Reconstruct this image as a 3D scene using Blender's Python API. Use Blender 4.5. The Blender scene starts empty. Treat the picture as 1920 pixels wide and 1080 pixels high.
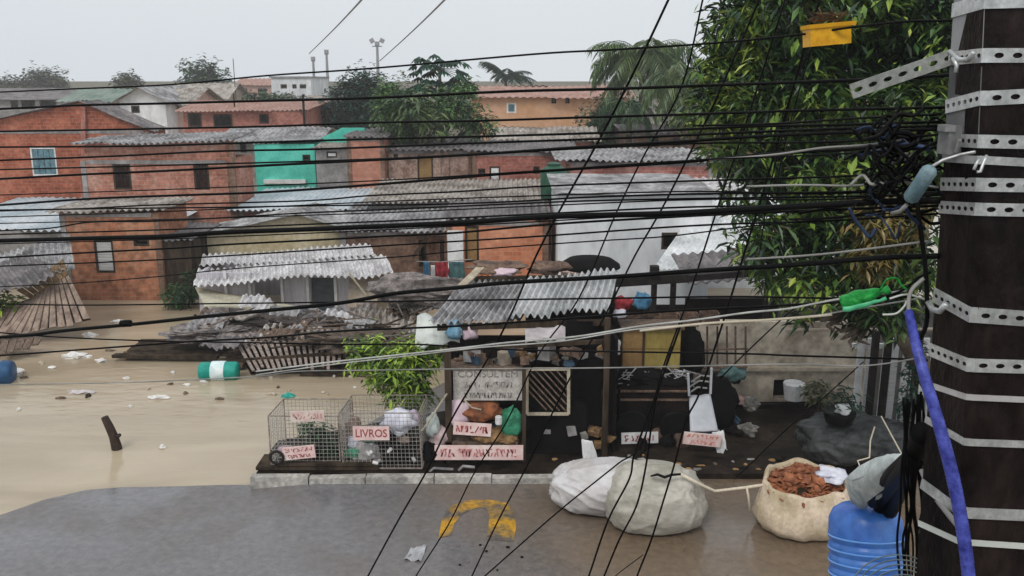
import bpy, math, random
from mathutils import Vector, Matrix, noise
R = math.radians
S = bpy.context.scene
random.seed(7)

# ------------------------------------------------------------------ camera, world, sun, exposure
FPX, PITCH, CH = 1663.0, R(13.2), 6.0
cam_d = bpy.data.cameras.new('camera')
cam = bpy.data.objects.new('camera', cam_d)
S.collection.objects.link(cam)
S.camera = cam
cam.location = (0, 0, CH)
cam.rotation_euler = (R(90) - PITCH, 0, 0)
cam_d.sensor_width = 36
cam_d.lens = 36 * FPX / 1920
cam_d.clip_start, cam_d.clip_end = 0.05, 3000

w = bpy.data.worlds.new('World')
S.world = w
w.use_nodes = True
nt = w.node_tree
bg = nt.nodes['Background']
sky = nt.nodes.new('ShaderNodeTexSky')
sky.sky_type = 'NISHITA'
sky.sun_disc = False
sky.sun_elevation = R(50)
sky.sun_rotation = R(150)
sky.air_density = 1.0
sky.dust_density = 6.0
hsv = nt.nodes.new('ShaderNodeHueSaturation')
hsv.inputs['Saturation'].default_value = 0.12
hsv.inputs['Value'].default_value = 1.0
nt.links.new(sky.outputs[0], hsv.inputs['Color'])
mxw = nt.nodes.new('ShaderNodeMix')           # an overcast deck over the clear sky
mxw.data_type = 'RGBA'
mxw.inputs[0].default_value = 0.86
cn = nt.nodes.new('ShaderNodeTexNoise')
cn.inputs['Scale'].default_value = 1.6
cn.inputs['Detail'].default_value = 4
cr = nt.nodes.new('ShaderNodeValToRGB')
cr.color_ramp.elements[0].position = 0.3
cr.color_ramp.elements[1].position = 0.75
cr.color_ramp.elements[0].color = (5.5, 5.95, 6.35, 1)
cr.color_ramp.elements[1].color = (6.3, 6.6, 6.85, 1)
nt.links.new(cn.outputs[0], cr.inputs[0])
nt.links.new(hsv.outputs[0], mxw.inputs[6])
nt.links.new(cr.outputs[0], mxw.inputs[7])
nt.links.new(mxw.outputs[2], bg.inputs['Color'])
bg.inputs['Strength'].default_value = 0.10

sun_d = bpy.data.lights.new('sun', 'SUN')
sun_d.energy = 1.0
sun_d.angle = R(20)
sun_d.color = (1.0, 0.97, 0.93)
sun = bpy.data.objects.new('sun', sun_d)
S.collection.objects.link(sun)
sun.rotation_euler = (R(40), 0, R(-30))
vs = S.view_settings
vs.view_transform = 'Standard'
vs.look = 'None'
vs.exposure = 0.5
vs.gamma = 1.0
try:
    S.cycles.max_bounces = 6
    S.cycles.volume_bounces = 2
except Exception:
    pass

# ------------------------------------------------------------------ helpers
CP, SP = math.cos(PITCH), math.sin(PITCH)

def ray(u, v):
    x = (u - 960) / FPX
    y = -(v - 540) / FPX
    return Vector((x, CP + y * SP, -SP + y * CP))

def W(u, v, Y):
    """the point of the place seen at (u, v) that stands Y metres ahead"""
    d = ray(u, v)
    return Vector((0, 0, CH)) + d * (Y / d.y)

def G(u, v, z=0.0):
    d = ray(u, v)
    return Vector((0, 0, CH)) + d * ((z - CH) / d.z)

def wpos(o):
    p = Vector((0, 0, 0))
    while o:
        p += o.location
        o = o.parent
    return p

class MB:
    def __init__(s):
        s.v, s.f = [], []
    def add(s, vs, fs):
        n = len(s.v)
        s.v += [tuple(p) for p in vs]
        s.f += [tuple(i + n for i in f) for f in fs]
        return s
    def box(s, c, d, rot=None, jit=0):
        c = Vector(c)
        out = []
        for sx in (-.5, .5):
            for sy in (-.5, .5):
                for sz in (-.5, .5):
                    p = Vector((sx * d[0], sy * d[1], sz * d[2]))
                    if jit:
                        p += Vector([random.uniform(-jit, jit) for _ in range(3)])
                    if rot:
                        p = rot @ p
                    out.append(c + p)
        return s.add(out, [(0, 1, 3, 2), (4, 6, 7, 5), (0, 4, 5, 1), (2, 3, 7, 6), (0, 2, 6, 4), (1, 5, 7, 3)])
    def bar(s, a, b, w, h=None, up=(0, 0, 1)):
        a, b = Vector(a), Vector(b)
        h = h or w
        d = (b - a).normalized()
        up = Vector(up)
        if abs(d.dot(up)) > .95:
            up = Vector((0, 1, 0))
        x = d.cross(up).normalized() * w / 2
        y = x.normalized().cross(d).normalized() * h / 2
        vs = [a - x - y, a + x - y, a + x + y, a - x + y, b - x - y, b + x - y, b + x + y, b - x + y]
        return s.add(vs, [(0, 3, 2, 1), (4, 5, 6, 7), (0, 1, 5, 4), (1, 2, 6, 5), (2, 3, 7, 6), (3, 0, 4, 7)])
    def tube(s, pts, r, n=6, cap=True):
        pts = [Vector(p) for p in pts]
        rr = r if isinstance(r, (list, tuple)) else [r] * len(pts)
        m = len(pts)
        ref = None
        rings = []
        for i, p in enumerate(pts):
            d = (pts[min(i + 1, m - 1)] - pts[max(i - 1, 0)])
            d = d.normalized() if d.length > 1e-9 else Vector((0, 0, 1))
            if ref is None:
                ref = Vector((0, 0, 1)) if abs(d.z) < .9 else Vector((0, 1, 0))
            x = d.cross(ref)
            x = x.normalized() if x.length > 1e-6 else Vector((1, 0, 0))
            y = x.cross(d).normalized()
            ref = y
            rings.append([p + x * math.cos(2 * math.pi * k / n) * rr[i] + y * math.sin(2 * math.pi * k / n) * rr[i] for k in range(n)])
        vs = [q for g in rings for q in g]
        fs = []
        for i in range(m - 1):
            for k in range(n):
                a, b = i * n + k, i * n + (k + 1) % n
                fs.append((a, b, b + n, a + n))
        if cap:
            fs.append(tuple(range(n - 1, -1, -1)))
            fs.append(tuple((m - 1) * n + k for k in range(n)))
        return s.add(vs, fs)
    def prism(s, poly, ext):
        ext = Vector(ext)
        n = len(poly)
        vs = [Vector(p) for p in poly] + [Vector(p) + ext for p in poly]
        fs = [tuple(range(n - 1, -1, -1)), tuple(range(n, 2 * n))]
        for i in range(n):
            j = (i + 1) % n
            fs.append((i, j, j + n, i + n))
        return s.add(vs, fs)
    def lathe(s, prof, c, n=20, axis=None):
        """prof: list of (r, h)"""
        c = Vector(c)
        M = axis or Matrix.Identity(3)
        vs = []
        for r, h in prof:
            for k in range(n):
                a = 2 * math.pi * k / n
                vs.append(c + M @ Vector((r * math.cos(a), r * math.sin(a), h)))
        fs = []
        for i in range(len(prof) - 1):
            for k in range(n):
                a, b = i * n + k, i * n + (k + 1) % n
                fs.append((a, b, b + n, a + n))
        fs.append(tuple(range(n - 1, -1, -1)))
        fs.append(tuple((len(prof) - 1) * n + k for k in range(n)))
        return s.add(vs, fs)
    def sheet(s, o, ux, vy, waves=0, amp=.03, th=.008, dent=0, nv=4, rag=0, seed=0):
        """corrugated sheet: corrugations run along vy, side by side along ux; real thickness"""
        o, ux, vy = Vector(o), Vector(ux), Vector(vy)
        N = ux.cross(vy).normalized()
        if N.z < 0:
            N = -N
        nu = max(4, waves * 6) if waves else 8
        top, bot = [], []
        rs = random.Random(int(seed * 7 + waves))
        segs = [(rs.uniform(-.02, .03), rs.uniform(-.05, .05), rs.uniform(-.03, .03)) for _ in range(80)]
        for j in range(nv + 1):
            for i in range(nu + 1):
                a, b = i / nu, j / nv
                h = amp * math.sin(a * waves * 2 * math.pi) if waves else 0
                if dent:
                    h += dent * noise.noise(Vector((a * 3 + seed, b * 3, seed * 1.7)))
                bb = b
                if waves >= 12:            # sheets laid side by side, none quite level with the next
                    sg = segs[int(a * waves / 6.0 + .001)]
                    h += sg[0] + sg[2] * (b - .5)
                    bb += sg[1] * (1 if j == 0 else (.6 if j == nv else 0)) * .8
                if rag and j in (0, nv):
                    bb += rag * (noise.noise(Vector((int(a * waves / 4 if waves else a * 5) * 3.1 + seed, j, 2.2)))) * (1 if j else 1)
                p = o + ux * a + vy * bb + N * h
                top.append(p)
                bot.append(p - N * th)
        K = (nu + 1) * (nv + 1)
        fs = []
        for j in range(nv):
            for i in range(nu):
                a = j * (nu + 1) + i
                fs.append((a, a + 1, a + nu + 2, a + nu + 1))
                fs.append((K + a, K + a + nu + 1, K + a + nu + 2, K + a + 1))
        for i in range(nu):
            a, b = i, nv * (nu + 1) + i
            fs.append((a, K + a, K + a + 1, a + 1))
            fs.append((b, b + 1, K + b + 1, K + b))
        for j in range(nv):
            a, b = j * (nu + 1), j * (nu + 1) + nu
            fs.append((a, a + nu + 1, K + a + nu + 1, K + a))
            fs.append((b, K + b, K + b + nu + 1, b + nu + 1))
        return s.add(top + bot, fs)
    def panel(s, x0, x1, z0, z1, y, th, holes=(), top=None):
        """upright wall in the x-z plane with real openings; top = (xa, za) apex of a gable"""
        xs = sorted({x0, x1} | {min(max(h[0], x0), x1) for h in holes} | {min(max(h[1], x0), x1) for h in holes})
        zs = sorted({z0, z1} | {min(max(h[2], z0), z1) for h in holes} | {min(max(h[3], z0), z1) for h in holes})
        def hole(i, k):
            if i < 0 or k < 0 or i >= len(xs) - 1 or k >= len(zs) - 1:
                return True
            cx, cz = (xs[i] + xs[i + 1]) / 2, (zs[k] + zs[k + 1]) / 2
            return any(h[0] < cx < h[1] and h[2] < cz < h[3] for h in holes)
        for i in range(len(xs) - 1):
            for k in range(len(zs) - 1):
                if hole(i, k):
                    continue
                a, b, c, d = xs[i], xs[i + 1], zs[k], zs[k + 1]
                P = [(a, y, c), (b, y, c), (b, y, d), (a, y, d), (a, y + th, c), (b, y + th, c), (b, y + th, d), (a, y + th, d)]
                F = [(0, 1, 2, 3), (5, 4, 7, 6)]
                if hole(i - 1, k): F.append((0, 3, 7, 4))
                if hole(i + 1, k): F.append((1, 5, 6, 2))
                if hole(i, k - 1): F.append((0, 4, 5, 1))
                if hole(i, k + 1): F.append((3, 2, 6, 7))
                s.add(P, F)
        if top:
            s.prism([(x0, y, z1), (x1, y, z1), (top[0], y, top[1])], (0, th, 0))
        return s
    def build(s, name, m, parent=None, smooth=False, origin=None):
        me = bpy.data.meshes.new(name)
        off = wpos(parent) if parent else (Vector(origin) if origin is not None else Vector((0, 0, 0)))
        me.from_pydata([(p[0] - off[0], p[1] - off[1], p[2] - off[2]) for p in s.v], [], s.f)
        me.materials.append(m)
        if smooth:
            for p in me.polygons:
                p.use_smooth = True
        me.update()
        o = bpy.data.objects.new(name, me)
        S.collection.objects.link(o)
        if parent:
            o.parent = parent
        elif origin is not None:
            o.location = origin
        return o

def tag(o, label=None, cat=None, group=None, kind=None):
    if label: o['label'] = label
    if cat: o['category'] = cat
    if group: o['group'] = group
    if kind: o['kind'] = kind
    return o

def thing(name, label, cat, loc=(0, 0, 0), group=None):
    o = bpy.data.objects.new(name, None)
    S.collection.objects.link(o)
    o.location = loc
    o.empty_display_size = .2
    return tag(o, label, cat, group)

def solo(name, label, cat, mb, m, group=None, smooth=False):
    n = max(1, len(mb.v))
    c = Vector((sum(p[0] for p in mb.v) / n, sum(p[1] for p in mb.v) / n, min(p[2] for p in mb.v)))
    return tag(mb.build(name, m, None, smooth, origin=c), label, cat, group)

# ------------------------------------------------------------------ materials
MATS = {}
def mat(name, c, c2=None, scale=3.0, rough=.85, bump=0, metal=0, detail=6, stretch=(1, 1, 1), c3=None, ramp=(.38, .62), spec=.3, brick=None, fine=0, trans=0):
    if name in MATS:
        return MATS[name]
    m = bpy.data.materials.new(name)
    m.use_nodes = True
    N, L = m.node_tree.nodes, m.node_tree.links
    b = N['Principled BSDF']
    b.inputs['Roughness'].default_value = rough
    b.inputs['Metallic'].default_value = metal
    b.inputs['Specular IOR Level'].default_value = spec
    geo = N.new('ShaderNodeNewGeometry')
    mp = N.new('ShaderNodeMapping')
    mp.inputs['Scale'].default_value = stretch
    L.new(geo.outputs['Position'], mp.inputs['Vector'])
    no = N.new('ShaderNodeTexNoise')
    no.inputs['Scale'].default_value = scale
    no.inputs['Detail'].default_value = detail
    no.inputs['Roughness'].default_value = .65
    L.new(mp.outputs[0], no.inputs['Vector'])
    rp = N.new('ShaderNodeValToRGB')
    e = rp.color_ramp.elements
    e[0].position, e[1].position = ramp
    e[0].color = (*c, 1)
    e[1].color = (*(c2 or c), 1)
    if c3:
        q = e.new((ramp[0] + ramp[1]) / 2)
        q.color = (*c3, 1)
    L.new(no.outputs[0], rp.inputs[0])
    col = rp.outputs[0]
    if brick:
        sx = N.new('ShaderNodeSeparateXYZ')
        L.new(geo.outputs['Position'], sx.inputs[0])
        ad = N.new('ShaderNodeMath')
        L.new(sx.outputs[0], ad.inputs[0])
        L.new(sx.outputs[1], ad.inputs[1])
        cx = N.new('ShaderNodeCombineXYZ')
        L.new(ad.outputs[0], cx.inputs[0])
        L.new(sx.outputs[2], cx.inputs[1])
        bt = N.new('ShaderNodeTexBrick')
        bt.inputs['Scale'].default_value = 1.0
        bt.inputs['Brick Width'].default_value = .24
        bt.inputs['Row Height'].default_value = .125
        bt.inputs['Mortar Size'].default_value = .009
        bt.inputs['Mortar'].default_value = (*brick, 1)
        L.new(cx.outputs[0], bt.inputs['Vector'])
        L.new(col, bt.inputs['Color1'])
        dk = N.new('ShaderNodeMix')
        dk.data_type = 'RGBA'
        dk.blend_type = 'MULTIPLY'
        dk.inputs[0].default_value = 1
        L.new(col, dk.inputs[6])
        dk.inputs[7].default_value = (.78, .72, .7, 1)
        L.new(dk.outputs[2], bt.inputs['Color2'])
        col = bt.outputs['Color']
    if fine:
        n2 = N.new('ShaderNodeTexNoise')
        n2.inputs['Scale'].default_value = scale * 7
        n2.inputs['Detail'].default_value = 5
        L.new(mp.outputs[0], n2.inputs['Vector'])
        r2 = N.new('ShaderNodeValToRGB')
        r2.color_ramp.elements[0].position = .35
        r2.color_ramp.elements[1].position = .65
        r2.color_ramp.elements[0].color = (1 - fine, 1 - fine, 1 - fine, 1)
        r2.color_ramp.elements[1].color = (1, 1, 1, 1)
        L.new(n2.outputs[0], r2.inputs[0])
        mu = N.new('ShaderNodeMix')
        mu.data_type = 'RGBA'
        mu.blend_type = 'MULTIPLY'
        mu.inputs[0].default_value = 1
        L.new(col, mu.inputs[6])
        L.new(r2.outputs[0], mu.inputs[7])
        col = mu.outputs[2]
    L.new(col, b.inputs['Base Color'])
    if bump:
        bp = N.new('ShaderNodeBump')
        bp.inputs['Strength'].default_value = bump
        bp.inputs['Distance'].default_value = .05
        L.new(no.outputs[0], bp.inputs['Height'])
        L.new(bp.outputs[0], b.inputs['Normal'])
    MATS[name] = m
    return m

def leafmat(name, cols, scale=1.2):
    """greens differ from clump to clump and from leaf to leaf"""
    m = bpy.data.materials.new(name)
    m.use_nodes = True
    N, L = m.node_tree.nodes, m.node_tree.links
    b = N['Principled BSDF']
    b.inputs['Roughness'].default_value = .38
    b.inputs['Specular IOR Level'].default_value = .4
    geo = N.new('ShaderNodeNewGeometry')
    no = N.new('ShaderNodeTexNoise')
    no.inputs['Scale'].default_value = scale
    no.inputs['Detail'].default_value = 3
    L.new(geo.outputs['Position'], no.inputs['Vector'])
    rnd = N.new('ShaderNodeMapRange')
    rnd.inputs['To Min'].default_value = -.22
    rnd.inputs['To Max'].default_value = .22
    L.new(geo.outputs['Random Per Island'], rnd.inputs['Value'])
    ad = N.new('ShaderNodeMath')
    L.new(no.outputs[0], ad.inputs[0])
    L.new(rnd.outputs[0], ad.inputs[1])
    rp = N.new('ShaderNodeValToRGB')
    el = rp.color_ramp.elements
    el[0].position, el[1].position = .25, .8
    el[0].color = (*cols[0], 1)
    el[1].color = (*cols[-1], 1)
    for i, c in enumerate(cols[1:-1]):
        q = el.new(.25 + .55 * (i + 1) / (len(cols) - 1))
        q.color = (*c, 1)
    L.new(ad.outputs[0], rp.inputs[0])
    L.new(rp.outputs[0], b.inputs['Base Color'])
    return m

BRICK = mat('brick_orange', (.34, .085, .045), (.58, .2, .12), 1.4, c3=(.46, .13, .07), brick=(.34, .2, .14), fine=.35)
BRICK2 = mat('brick_pale', (.36, .13, .085), (.60, .33, .25), 1.2, c3=(.5, .2, .14), brick=(.4, .27, .2), fine=.35)
BRICKR = mat('brick_red', (.36, .11, .08), (.55, .24, .19), 1.3, brick=(.33, .2, .16), fine=.35)
BRICKD = mat('brick_brown', (.13, .075, .05), (.33, .2, .14), 1.6, brick=(.2, .14, .1), fine=.4)
PLAST = mat('plaster_beige', (.36, .29, .22), (.52, .45, .36), 1.2, fine=.25)
PLASTW = mat('plaster_white', (.55, .57, .58), (.8, .81, .82), .6, stretch=(1, 1, .5), fine=.15)
PLASTG = mat('plaster_grey', (.2, .19, .18), (.36, .34, .33), 1.2, fine=.3)
CREAM = mat('plaster_cream', (.48, .4, .24), (.62, .54, .38), 1.4, fine=.25)
OCHRE = mat('plaster_ochre', (.52, .29, .15), (.6, .36, .24), .5, fine=.15)
PINK = mat('plaster_pink', (.5, .3, .25), (.62, .45, .38), .5, fine=.15)
TEAL = mat('paint_teal', (.07, .5, .38), (.14, .68, .54), 1.5, fine=.12)
FIBRO = mat('fibre_cement', (.17, .16, .16), (.5, .49, .49), 1.3, fine=.5)
FIBROL = mat('fibre_cement_light', (.44, .42, .42), (.76, .74, .74), 1.8, fine=.4)
FIBROD = mat('fibre_cement_dark', (.12, .11, .11), (.27, .24, .24), 1.3, fine=.45)
FIBROT = mat('fibre_cement_tan', (.22, .18, .15), (.55, .5, .45), 1.5, fine=.45)
METALB = mat('sheet_metal_blue', (.42, .5, .54), (.68, .72, .75), .7, fine=.2, rough=.5)
RUST = mat('rusted_sheet', (.08, .05, .04), (.25, .16, .11), 3, fine=.5)
TILE = mat('roof_tile', (.38, .2, .15), (.5, .32, .27), 1.5, fine=.4)
WOODD = mat('wood_dark', (.02, .014, .01), (.07, .05, .035), 5, stretch=(1, 1, .2), spec=.06)
WOODW = mat('wood_weathered', (.09, .06, .045), (.26, .18, .13), 4, stretch=(4, 4, .6), fine=.5)
WOODP = mat('wood_pale', (.36, .3, .22), (.55, .48, .36), 4, fine=.3)
WOODY = mat('wood_yellow', (.30, .22, .06), (.42, .33, .1), 2.5, stretch=(1, 1, .4), fine=.2)
WOODO = mat('wood_ochre', (.26, .15, .06), (.36, .22, .09), 2.5, fine=.2)
BLACK = mat('black_rubber', (.004, .004, .004), (.008, .008, .008), 4, rough=.5, spec=.06)
GREYC = mat('grey_cable_sheath', (.16, .16, .15), (.3, .29, .27), 6, rough=.5)
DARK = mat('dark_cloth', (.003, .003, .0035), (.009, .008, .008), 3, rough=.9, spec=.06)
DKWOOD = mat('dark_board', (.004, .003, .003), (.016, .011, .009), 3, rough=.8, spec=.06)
TARP = mat('dark_tarp', (.02, .023, .022), (.075, .08, .08), 2.5, rough=.5, bump=.4, spec=.2, fine=.4)
SACK = mat('woven_sack', (.44, .41, .39), (.62, .6, .6), 1.6, rough=.65, fine=.12, stretch=(1, 1, 2))
SACKG = mat('woven_sack_grey', (.3, .28, .23), (.5, .47, .41), 1.8, rough=.65, fine=.15, stretch=(1, 1, 2))
SACKY = mat('woven_sack_yellow', (.5, .4, .26), (.72, .58, .44), 3, rough=.8, fine=.2, bump=.25)
LEAFB = mat('brown_scrap', (.12, .035, .015), (.38, .14, .06), 9, rough=.7)
WHITE = mat('white_paint', (.6, .6, .6), (.8, .8, .79), 3, rough=.5, fine=.15)
SIGNW = mat('sign_white', (.62, .58, .55), (.78, .75, .73), 6, rough=.5)
SIGNP = mat('sign_pink', (.7, .45, .42), (.8, .66, .62), 5, rough=.5)
REDL = mat('red_lettering', (.32, .05, .05), rough=.6)
DARKL = mat('dark_lettering', (.06, .04, .04), rough=.6)
WIREM = mat('cage_wire', (.3, .28, .26), (.45, .42, .38), 8, rough=.5, metal=.3)
IRON = mat('dark_iron', (.012, .01, .01), (.03, .025, .022), 5, rough=.6, spec=.06)
GALV = mat('galvanised_band', (.42, .43, .42), (.66, .67, .66), 14, rough=.38, metal=.55, fine=.25)
CONC = mat('pole_concrete', (.005, .0035, .0035), (.028, .019, .017), 5, rough=.4, bump=.5, stretch=(1, 1, .5), fine=.5, spec=.12)
CONCL = mat('pole_plate_grey', (.22, .22, .23), (.32, .32, .33), 6, rough=.6)
BLUEP = mat('blue_plastic', (.025, .11, .46), (.07, .22, .62), 5, rough=.33, spec=.5, fine=.2)
BLUEH = mat('blue_hose', (.02, .025, .2), (.09, .11, .48), 45, rough=.4, fine=.3)
YELP = mat('yellow_plastic', (.7, .33, .01), (.95, .5, .02), 30, rough=.4, fine=.15)
GREENP = mat('green_film', (.0, .16, .02), (.02, .38, .06), 60, rough=.3, bump=.4)
GREENF = mat('green_fabric', (.02, .12, .06), (.05, .3, .17), 7, rough=.7)
TEALP = mat('teal_plastic', (.0, .22, .17), (.02, .32, .25), 5, rough=.35)
TANKG = mat('tank_green', (.012, .06, .035), (.03, .1, .06), 3, rough=.5)
REDC = mat('red_cloth', (.16, .012, .018), (.36, .04, .05), 9)
BLUEC = mat('blue_cloth', (.03, .12, .22), (.1, .24, .36), 6)
PINKC = mat('pink_cloth', (.5, .36, .42), (.66, .52, .56), 5)
LILAC = mat('lilac_bag', (.5, .5, .6), (.7, .7, .76), 4, rough=.4)
CUSH = mat('brown_cushion', (.05, .025, .015), (.3, .1, .04), 5)
BOXC = mat('cardboard', (.12, .07, .03), (.34, .2, .09), 8)
GLASSB = mat('window_teal', (.05, .12, .16), (.14, .26, .3), 9, rough=.2, spec=.6)
GREYP = mat('grey_pvc', (.12, .2, .23), (.26, .36, .4), 14, rough=.4, fine=.3)
PVC = mat('white_pipe', (.5, .52, .48), (.62, .63, .58), 5, rough=.4)
CHAIRP = mat('grey_plastic', (.4, .42, .45), (.52, .53, .56), 3, rough=.4)
TRUNKM = mat('bark', (.05, .035, .025), (.13, .1, .075), 5, stretch=(1, 1, .3), bump=.4)
SHUT = mat('shutter_white', (.5, .5, .5), (.66, .66, .66), 20, stretch=(.2, .2, 3))
ROPE = mat('rope', (.55, .48, .36), (.66, .58, .46), 30)
RUBB = mat('rubble', (.09, .08, .075), (.34, .29, .27), 5, fine=.5)
BLUEB = mat('blue_barrel', (.01, .05, .13), (.02, .09, .2), 4, rough=.35)

L_MANGO = leafmat('mango_leaves', [(.004, .012, .005), (.010, .03, .01), (.028, .075, .02), (.075, .15, .028), (.19, .28, .04), (.32, .37, .07)], 1.1)
L_BROWN = leafmat('ageing_leaves', [(.03, .045, .012), (.09, .08, .02), (.17, .11, .03), (.26, .22, .05)], 5)
L_LIME = leafmat('lime_leaves', [(.03, .07, .01), (.12, .21, .015), (.24, .36, .03), (.36, .45, .06)], 1.8)
L_DARK = leafmat('dark_leaves', [(.004, .02, .01), (.008, .045, .025), (.018, .075, .035)], .8)
L_MID = leafmat('mid_leaves', [(.006, .025, .008), (.02, .07, .018), (.06, .13, .03)], .8)
L_MID2 = leafmat('fresh_leaves', [(.008, .03, .01), (.03, .09, .022), (.08, .18, .04), (.16, .26, .06)], 1.4)
L_OLIVE = leafmat('olive_leaves', [(.035, .04, .02), (.07, .08, .035), (.11, .115, .05)], .5)
L_PALM = leafmat('palm_leaves', [(.03, .06, .025), (.09, .14, .05), (.2, .27, .09)], .8)

# wet road: asphalt with a mud film, damp gloss in patches
def road_mat():
    m = bpy.data.materials.new('wet_asphalt')
    m.use_nodes = True
    N, L = m.node_tree.nodes, m.node_tree.links
    b = N['Principled BSDF']
    geo = N.new('ShaderNodeNewGeometry')
    n1 = N.new('ShaderNodeTexNoise'); n1.inputs['Scale'].default_value = .55; n1.inputs['Detail'].default_value = 5
    n2 = N.new('ShaderNodeTexNoise'); n2.inputs['Scale'].default_value = 9; n2.inputs['Detail'].default_value = 8; n2.inputs['Roughness'].default_value = .7
    L.new(geo.outputs['Position'], n1.inputs['Vector']); L.new(geo.outputs['Position'], n2.inputs['Vector'])
    sx = N.new('ShaderNodeSeparateXYZ'); L.new(geo.outputs['Position'], sx.inputs[0])
    mr = N.new('ShaderNodeMapRange'); mr.inputs['From Min'].default_value = -2.2; mr.inputs['From Max'].default_value = 2.0
    L.new(sx.outputs[0], mr.inputs['Value'])
    ad = N.new('ShaderNodeMath'); L.new(mr.outputs[0], ad.inputs[0])
    s1 = N.new('ShaderNodeMath'); s1.operation = 'MULTIPLY_ADD'; s1.inputs[1].default_value = 1.8; s1.inputs[2].default_value = -.9
    L.new(n1.outputs[0], s1.inputs[0]); L.new(s1.outputs[0], ad.inputs[1]); ad.use_clamp = True
    mx = N.new('ShaderNodeMix'); mx.data_type = 'RGBA'
    mx.inputs[6].default_value = (.165, .16, .165, 1); mx.inputs[7].default_value = (.16, .115, .075, 1)
    L.new(ad.outputs[0], mx.inputs[0])
    rp = N.new('ShaderNodeValToRGB'); rp.color_ramp.elements[0].color = (.62, .62, .62, 1); rp.color_ramp.elements[1].color = (1.15, 1.12, 1.1, 1)
    rp.color_ramp.elements[0].position = .3; rp.color_ramp.elements[1].position = .7
    L.new(n2.outputs[0], rp.inputs[0])
    mu = N.new('ShaderNodeMix'); mu.data_type = 'RGBA'; mu.blend_type = 'MULTIPLY'; mu.inputs[0].default_value = 1
    L.new(mx.outputs[2], mu.inputs[6]); L.new(rp.outputs[0], mu.inputs[7]); L.new(mu.outputs[2], b.inputs['Base Color'])
    rr = N.new('ShaderNodeValToRGB'); rr.color_ramp.elements[0].color = (.08, .08, .08, 1); rr.color_ramp.elements[1].color = (.42, .42, .42, 1)
    rr.color_ramp.elements[0].position = .42; rr.color_ramp.elements[1].position = .58
    L.new(n1.outputs[0], rr.inputs[0]); L.new(rr.outputs[0], b.inputs['Roughness'])
    bp = N.new('ShaderNodeBump'); bp.inputs['Strength'].default_value = .12; bp.inputs['Distance'].default_value = .02
    L.new(n2.outputs[0], bp.inputs['Height']); L.new(bp.outputs[0], b.inputs['Normal'])
    b.inputs['Specular IOR Level'].default_value = .5
    return m
ROADM = road_mat()

def water_mat():
    m = bpy.data.materials.new('muddy_water')
    m.use_nodes = True
    N, L = m.node_tree.nodes, m.node_tree.links
    b = N['Principled BSDF']
    geo = N.new('ShaderNodeNewGeometry')
    mp = N.new('ShaderNodeMapping'); mp.inputs['Scale'].default_value = (.25, .8, 1)
    L.new(geo.outputs['Position'], mp.inputs[0])
    n1 = N.new('ShaderNodeTexNoise'); n1.inputs['Scale'].default_value = .9; n1.inputs['Detail'].default_value = 6; n1.inputs['Distortion'].default_value = .8
    L.new(mp.outputs[0], n1.inputs['Vector'])
    rp = N.new('ShaderNodeValToRGB')
    rp.color_ramp.elements[0].color = (.31, .245, .165, 1); rp.color_ramp.elements[1].color = (.44, .36, .255, 1)
    rp.color_ramp.elements[0].position = .35; rp.color_ramp.elements[1].position = .65
    L.new(n1.outputs[0], rp.inputs[0]); L.new(rp.outputs[0], b.inputs['Base Color'])
    b.inputs['Roughness'].default_value = .12
    b.inputs['Specular IOR Level'].default_value = .35
    mp2 = N.new('ShaderNodeMapping'); mp2.inputs['Scale'].default_value = (1.2, 3.5, 1)
    L.new(geo.outputs['Position'], mp2.inputs[0])
    n2 = N.new('ShaderNodeTexNoise'); n2.inputs['Scale'].default_value = 1.6; n2.inputs['Detail'].default_value = 4
    L.new(mp2.outputs[0], n2.inputs['Vector'])
    bp = N.new('ShaderNodeBump'); bp.inputs['Strength'].default_value = .16; bp.inputs['Distance'].default_value = .08
    L.new(n2.outputs[0], bp.inputs['Height']); L.new(bp.outputs[0], b.inputs['Normal'])
    return m
WATERM = water_mat()
MUD = mat('wet_mud', (.006, .0045, .003), (.04, .028, .02), 1.3, rough=.6, bump=.35, fine=.5, spec=.08)
KERBM = mat('kerb_stone', (.33, .31, .28), (.58, .55, .5), 2.2, rough=.6, fine=.4)
EARTH = mat('earth', (.06, .06, .035), (.16, .13, .09), .3, rough=.95)

# ------------------------------------------------------------------ setting
def lerp(a, b, t): return a + (b - a) * t
def waterline(x):
    pts = [(-40, 6.0), (-9, 9.9), (-7.5, 11.55), (-6.95, 12.2), (-6.4, 12.55), (-4.0, 12.7), (0, 20), (60, 40)]
    for (a, ya), (b, yb) in zip(pts, pts[1:]):
        if x <= b:
            return lerp(ya, yb, (x - a) / (b - a))
    return 40
def road_z(x, y):
    d = waterline(x) - y
    z = -.1 + .05 * d + .004 * noise.noise(Vector((x * .9, y * .9, 0)))
    return max(-1.2, min(0, z))

def grid(name, x0, x1, y0, y1, nx, ny, fz, m):
    b = MB()
    vs = [(lerp(x0, x1, i / nx), lerp(y0, y1, j / ny), fz(lerp(x0, x1, i / nx), lerp(y0, y1, j / ny))) for j in range(ny + 1) for i in range(nx + 1)]
    fs = [(j * (nx + 1) + i, j * (nx + 1) + i + 1, (j + 1) * (nx + 1) + i + 1, (j + 1) * (nx + 1) + i) for j in range(ny) for i in range(nx)]
    return tag(b.add(vs, fs).build(name, m, smooth=True), kind='structure')

grid('ground', -1500, 1500, -60, 2500, 60, 60, lambda x, y: -1.6 if y < 55 else min(2.2, -1.6 + (y - 55) * .05), EARTH)
grid('road', -30, 30, -6, 22, 120, 112, road_z, ROADM)
grid('water', -200, 200, 9, 75, 2, 2, lambda x, y: -.1, WATERM)

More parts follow.
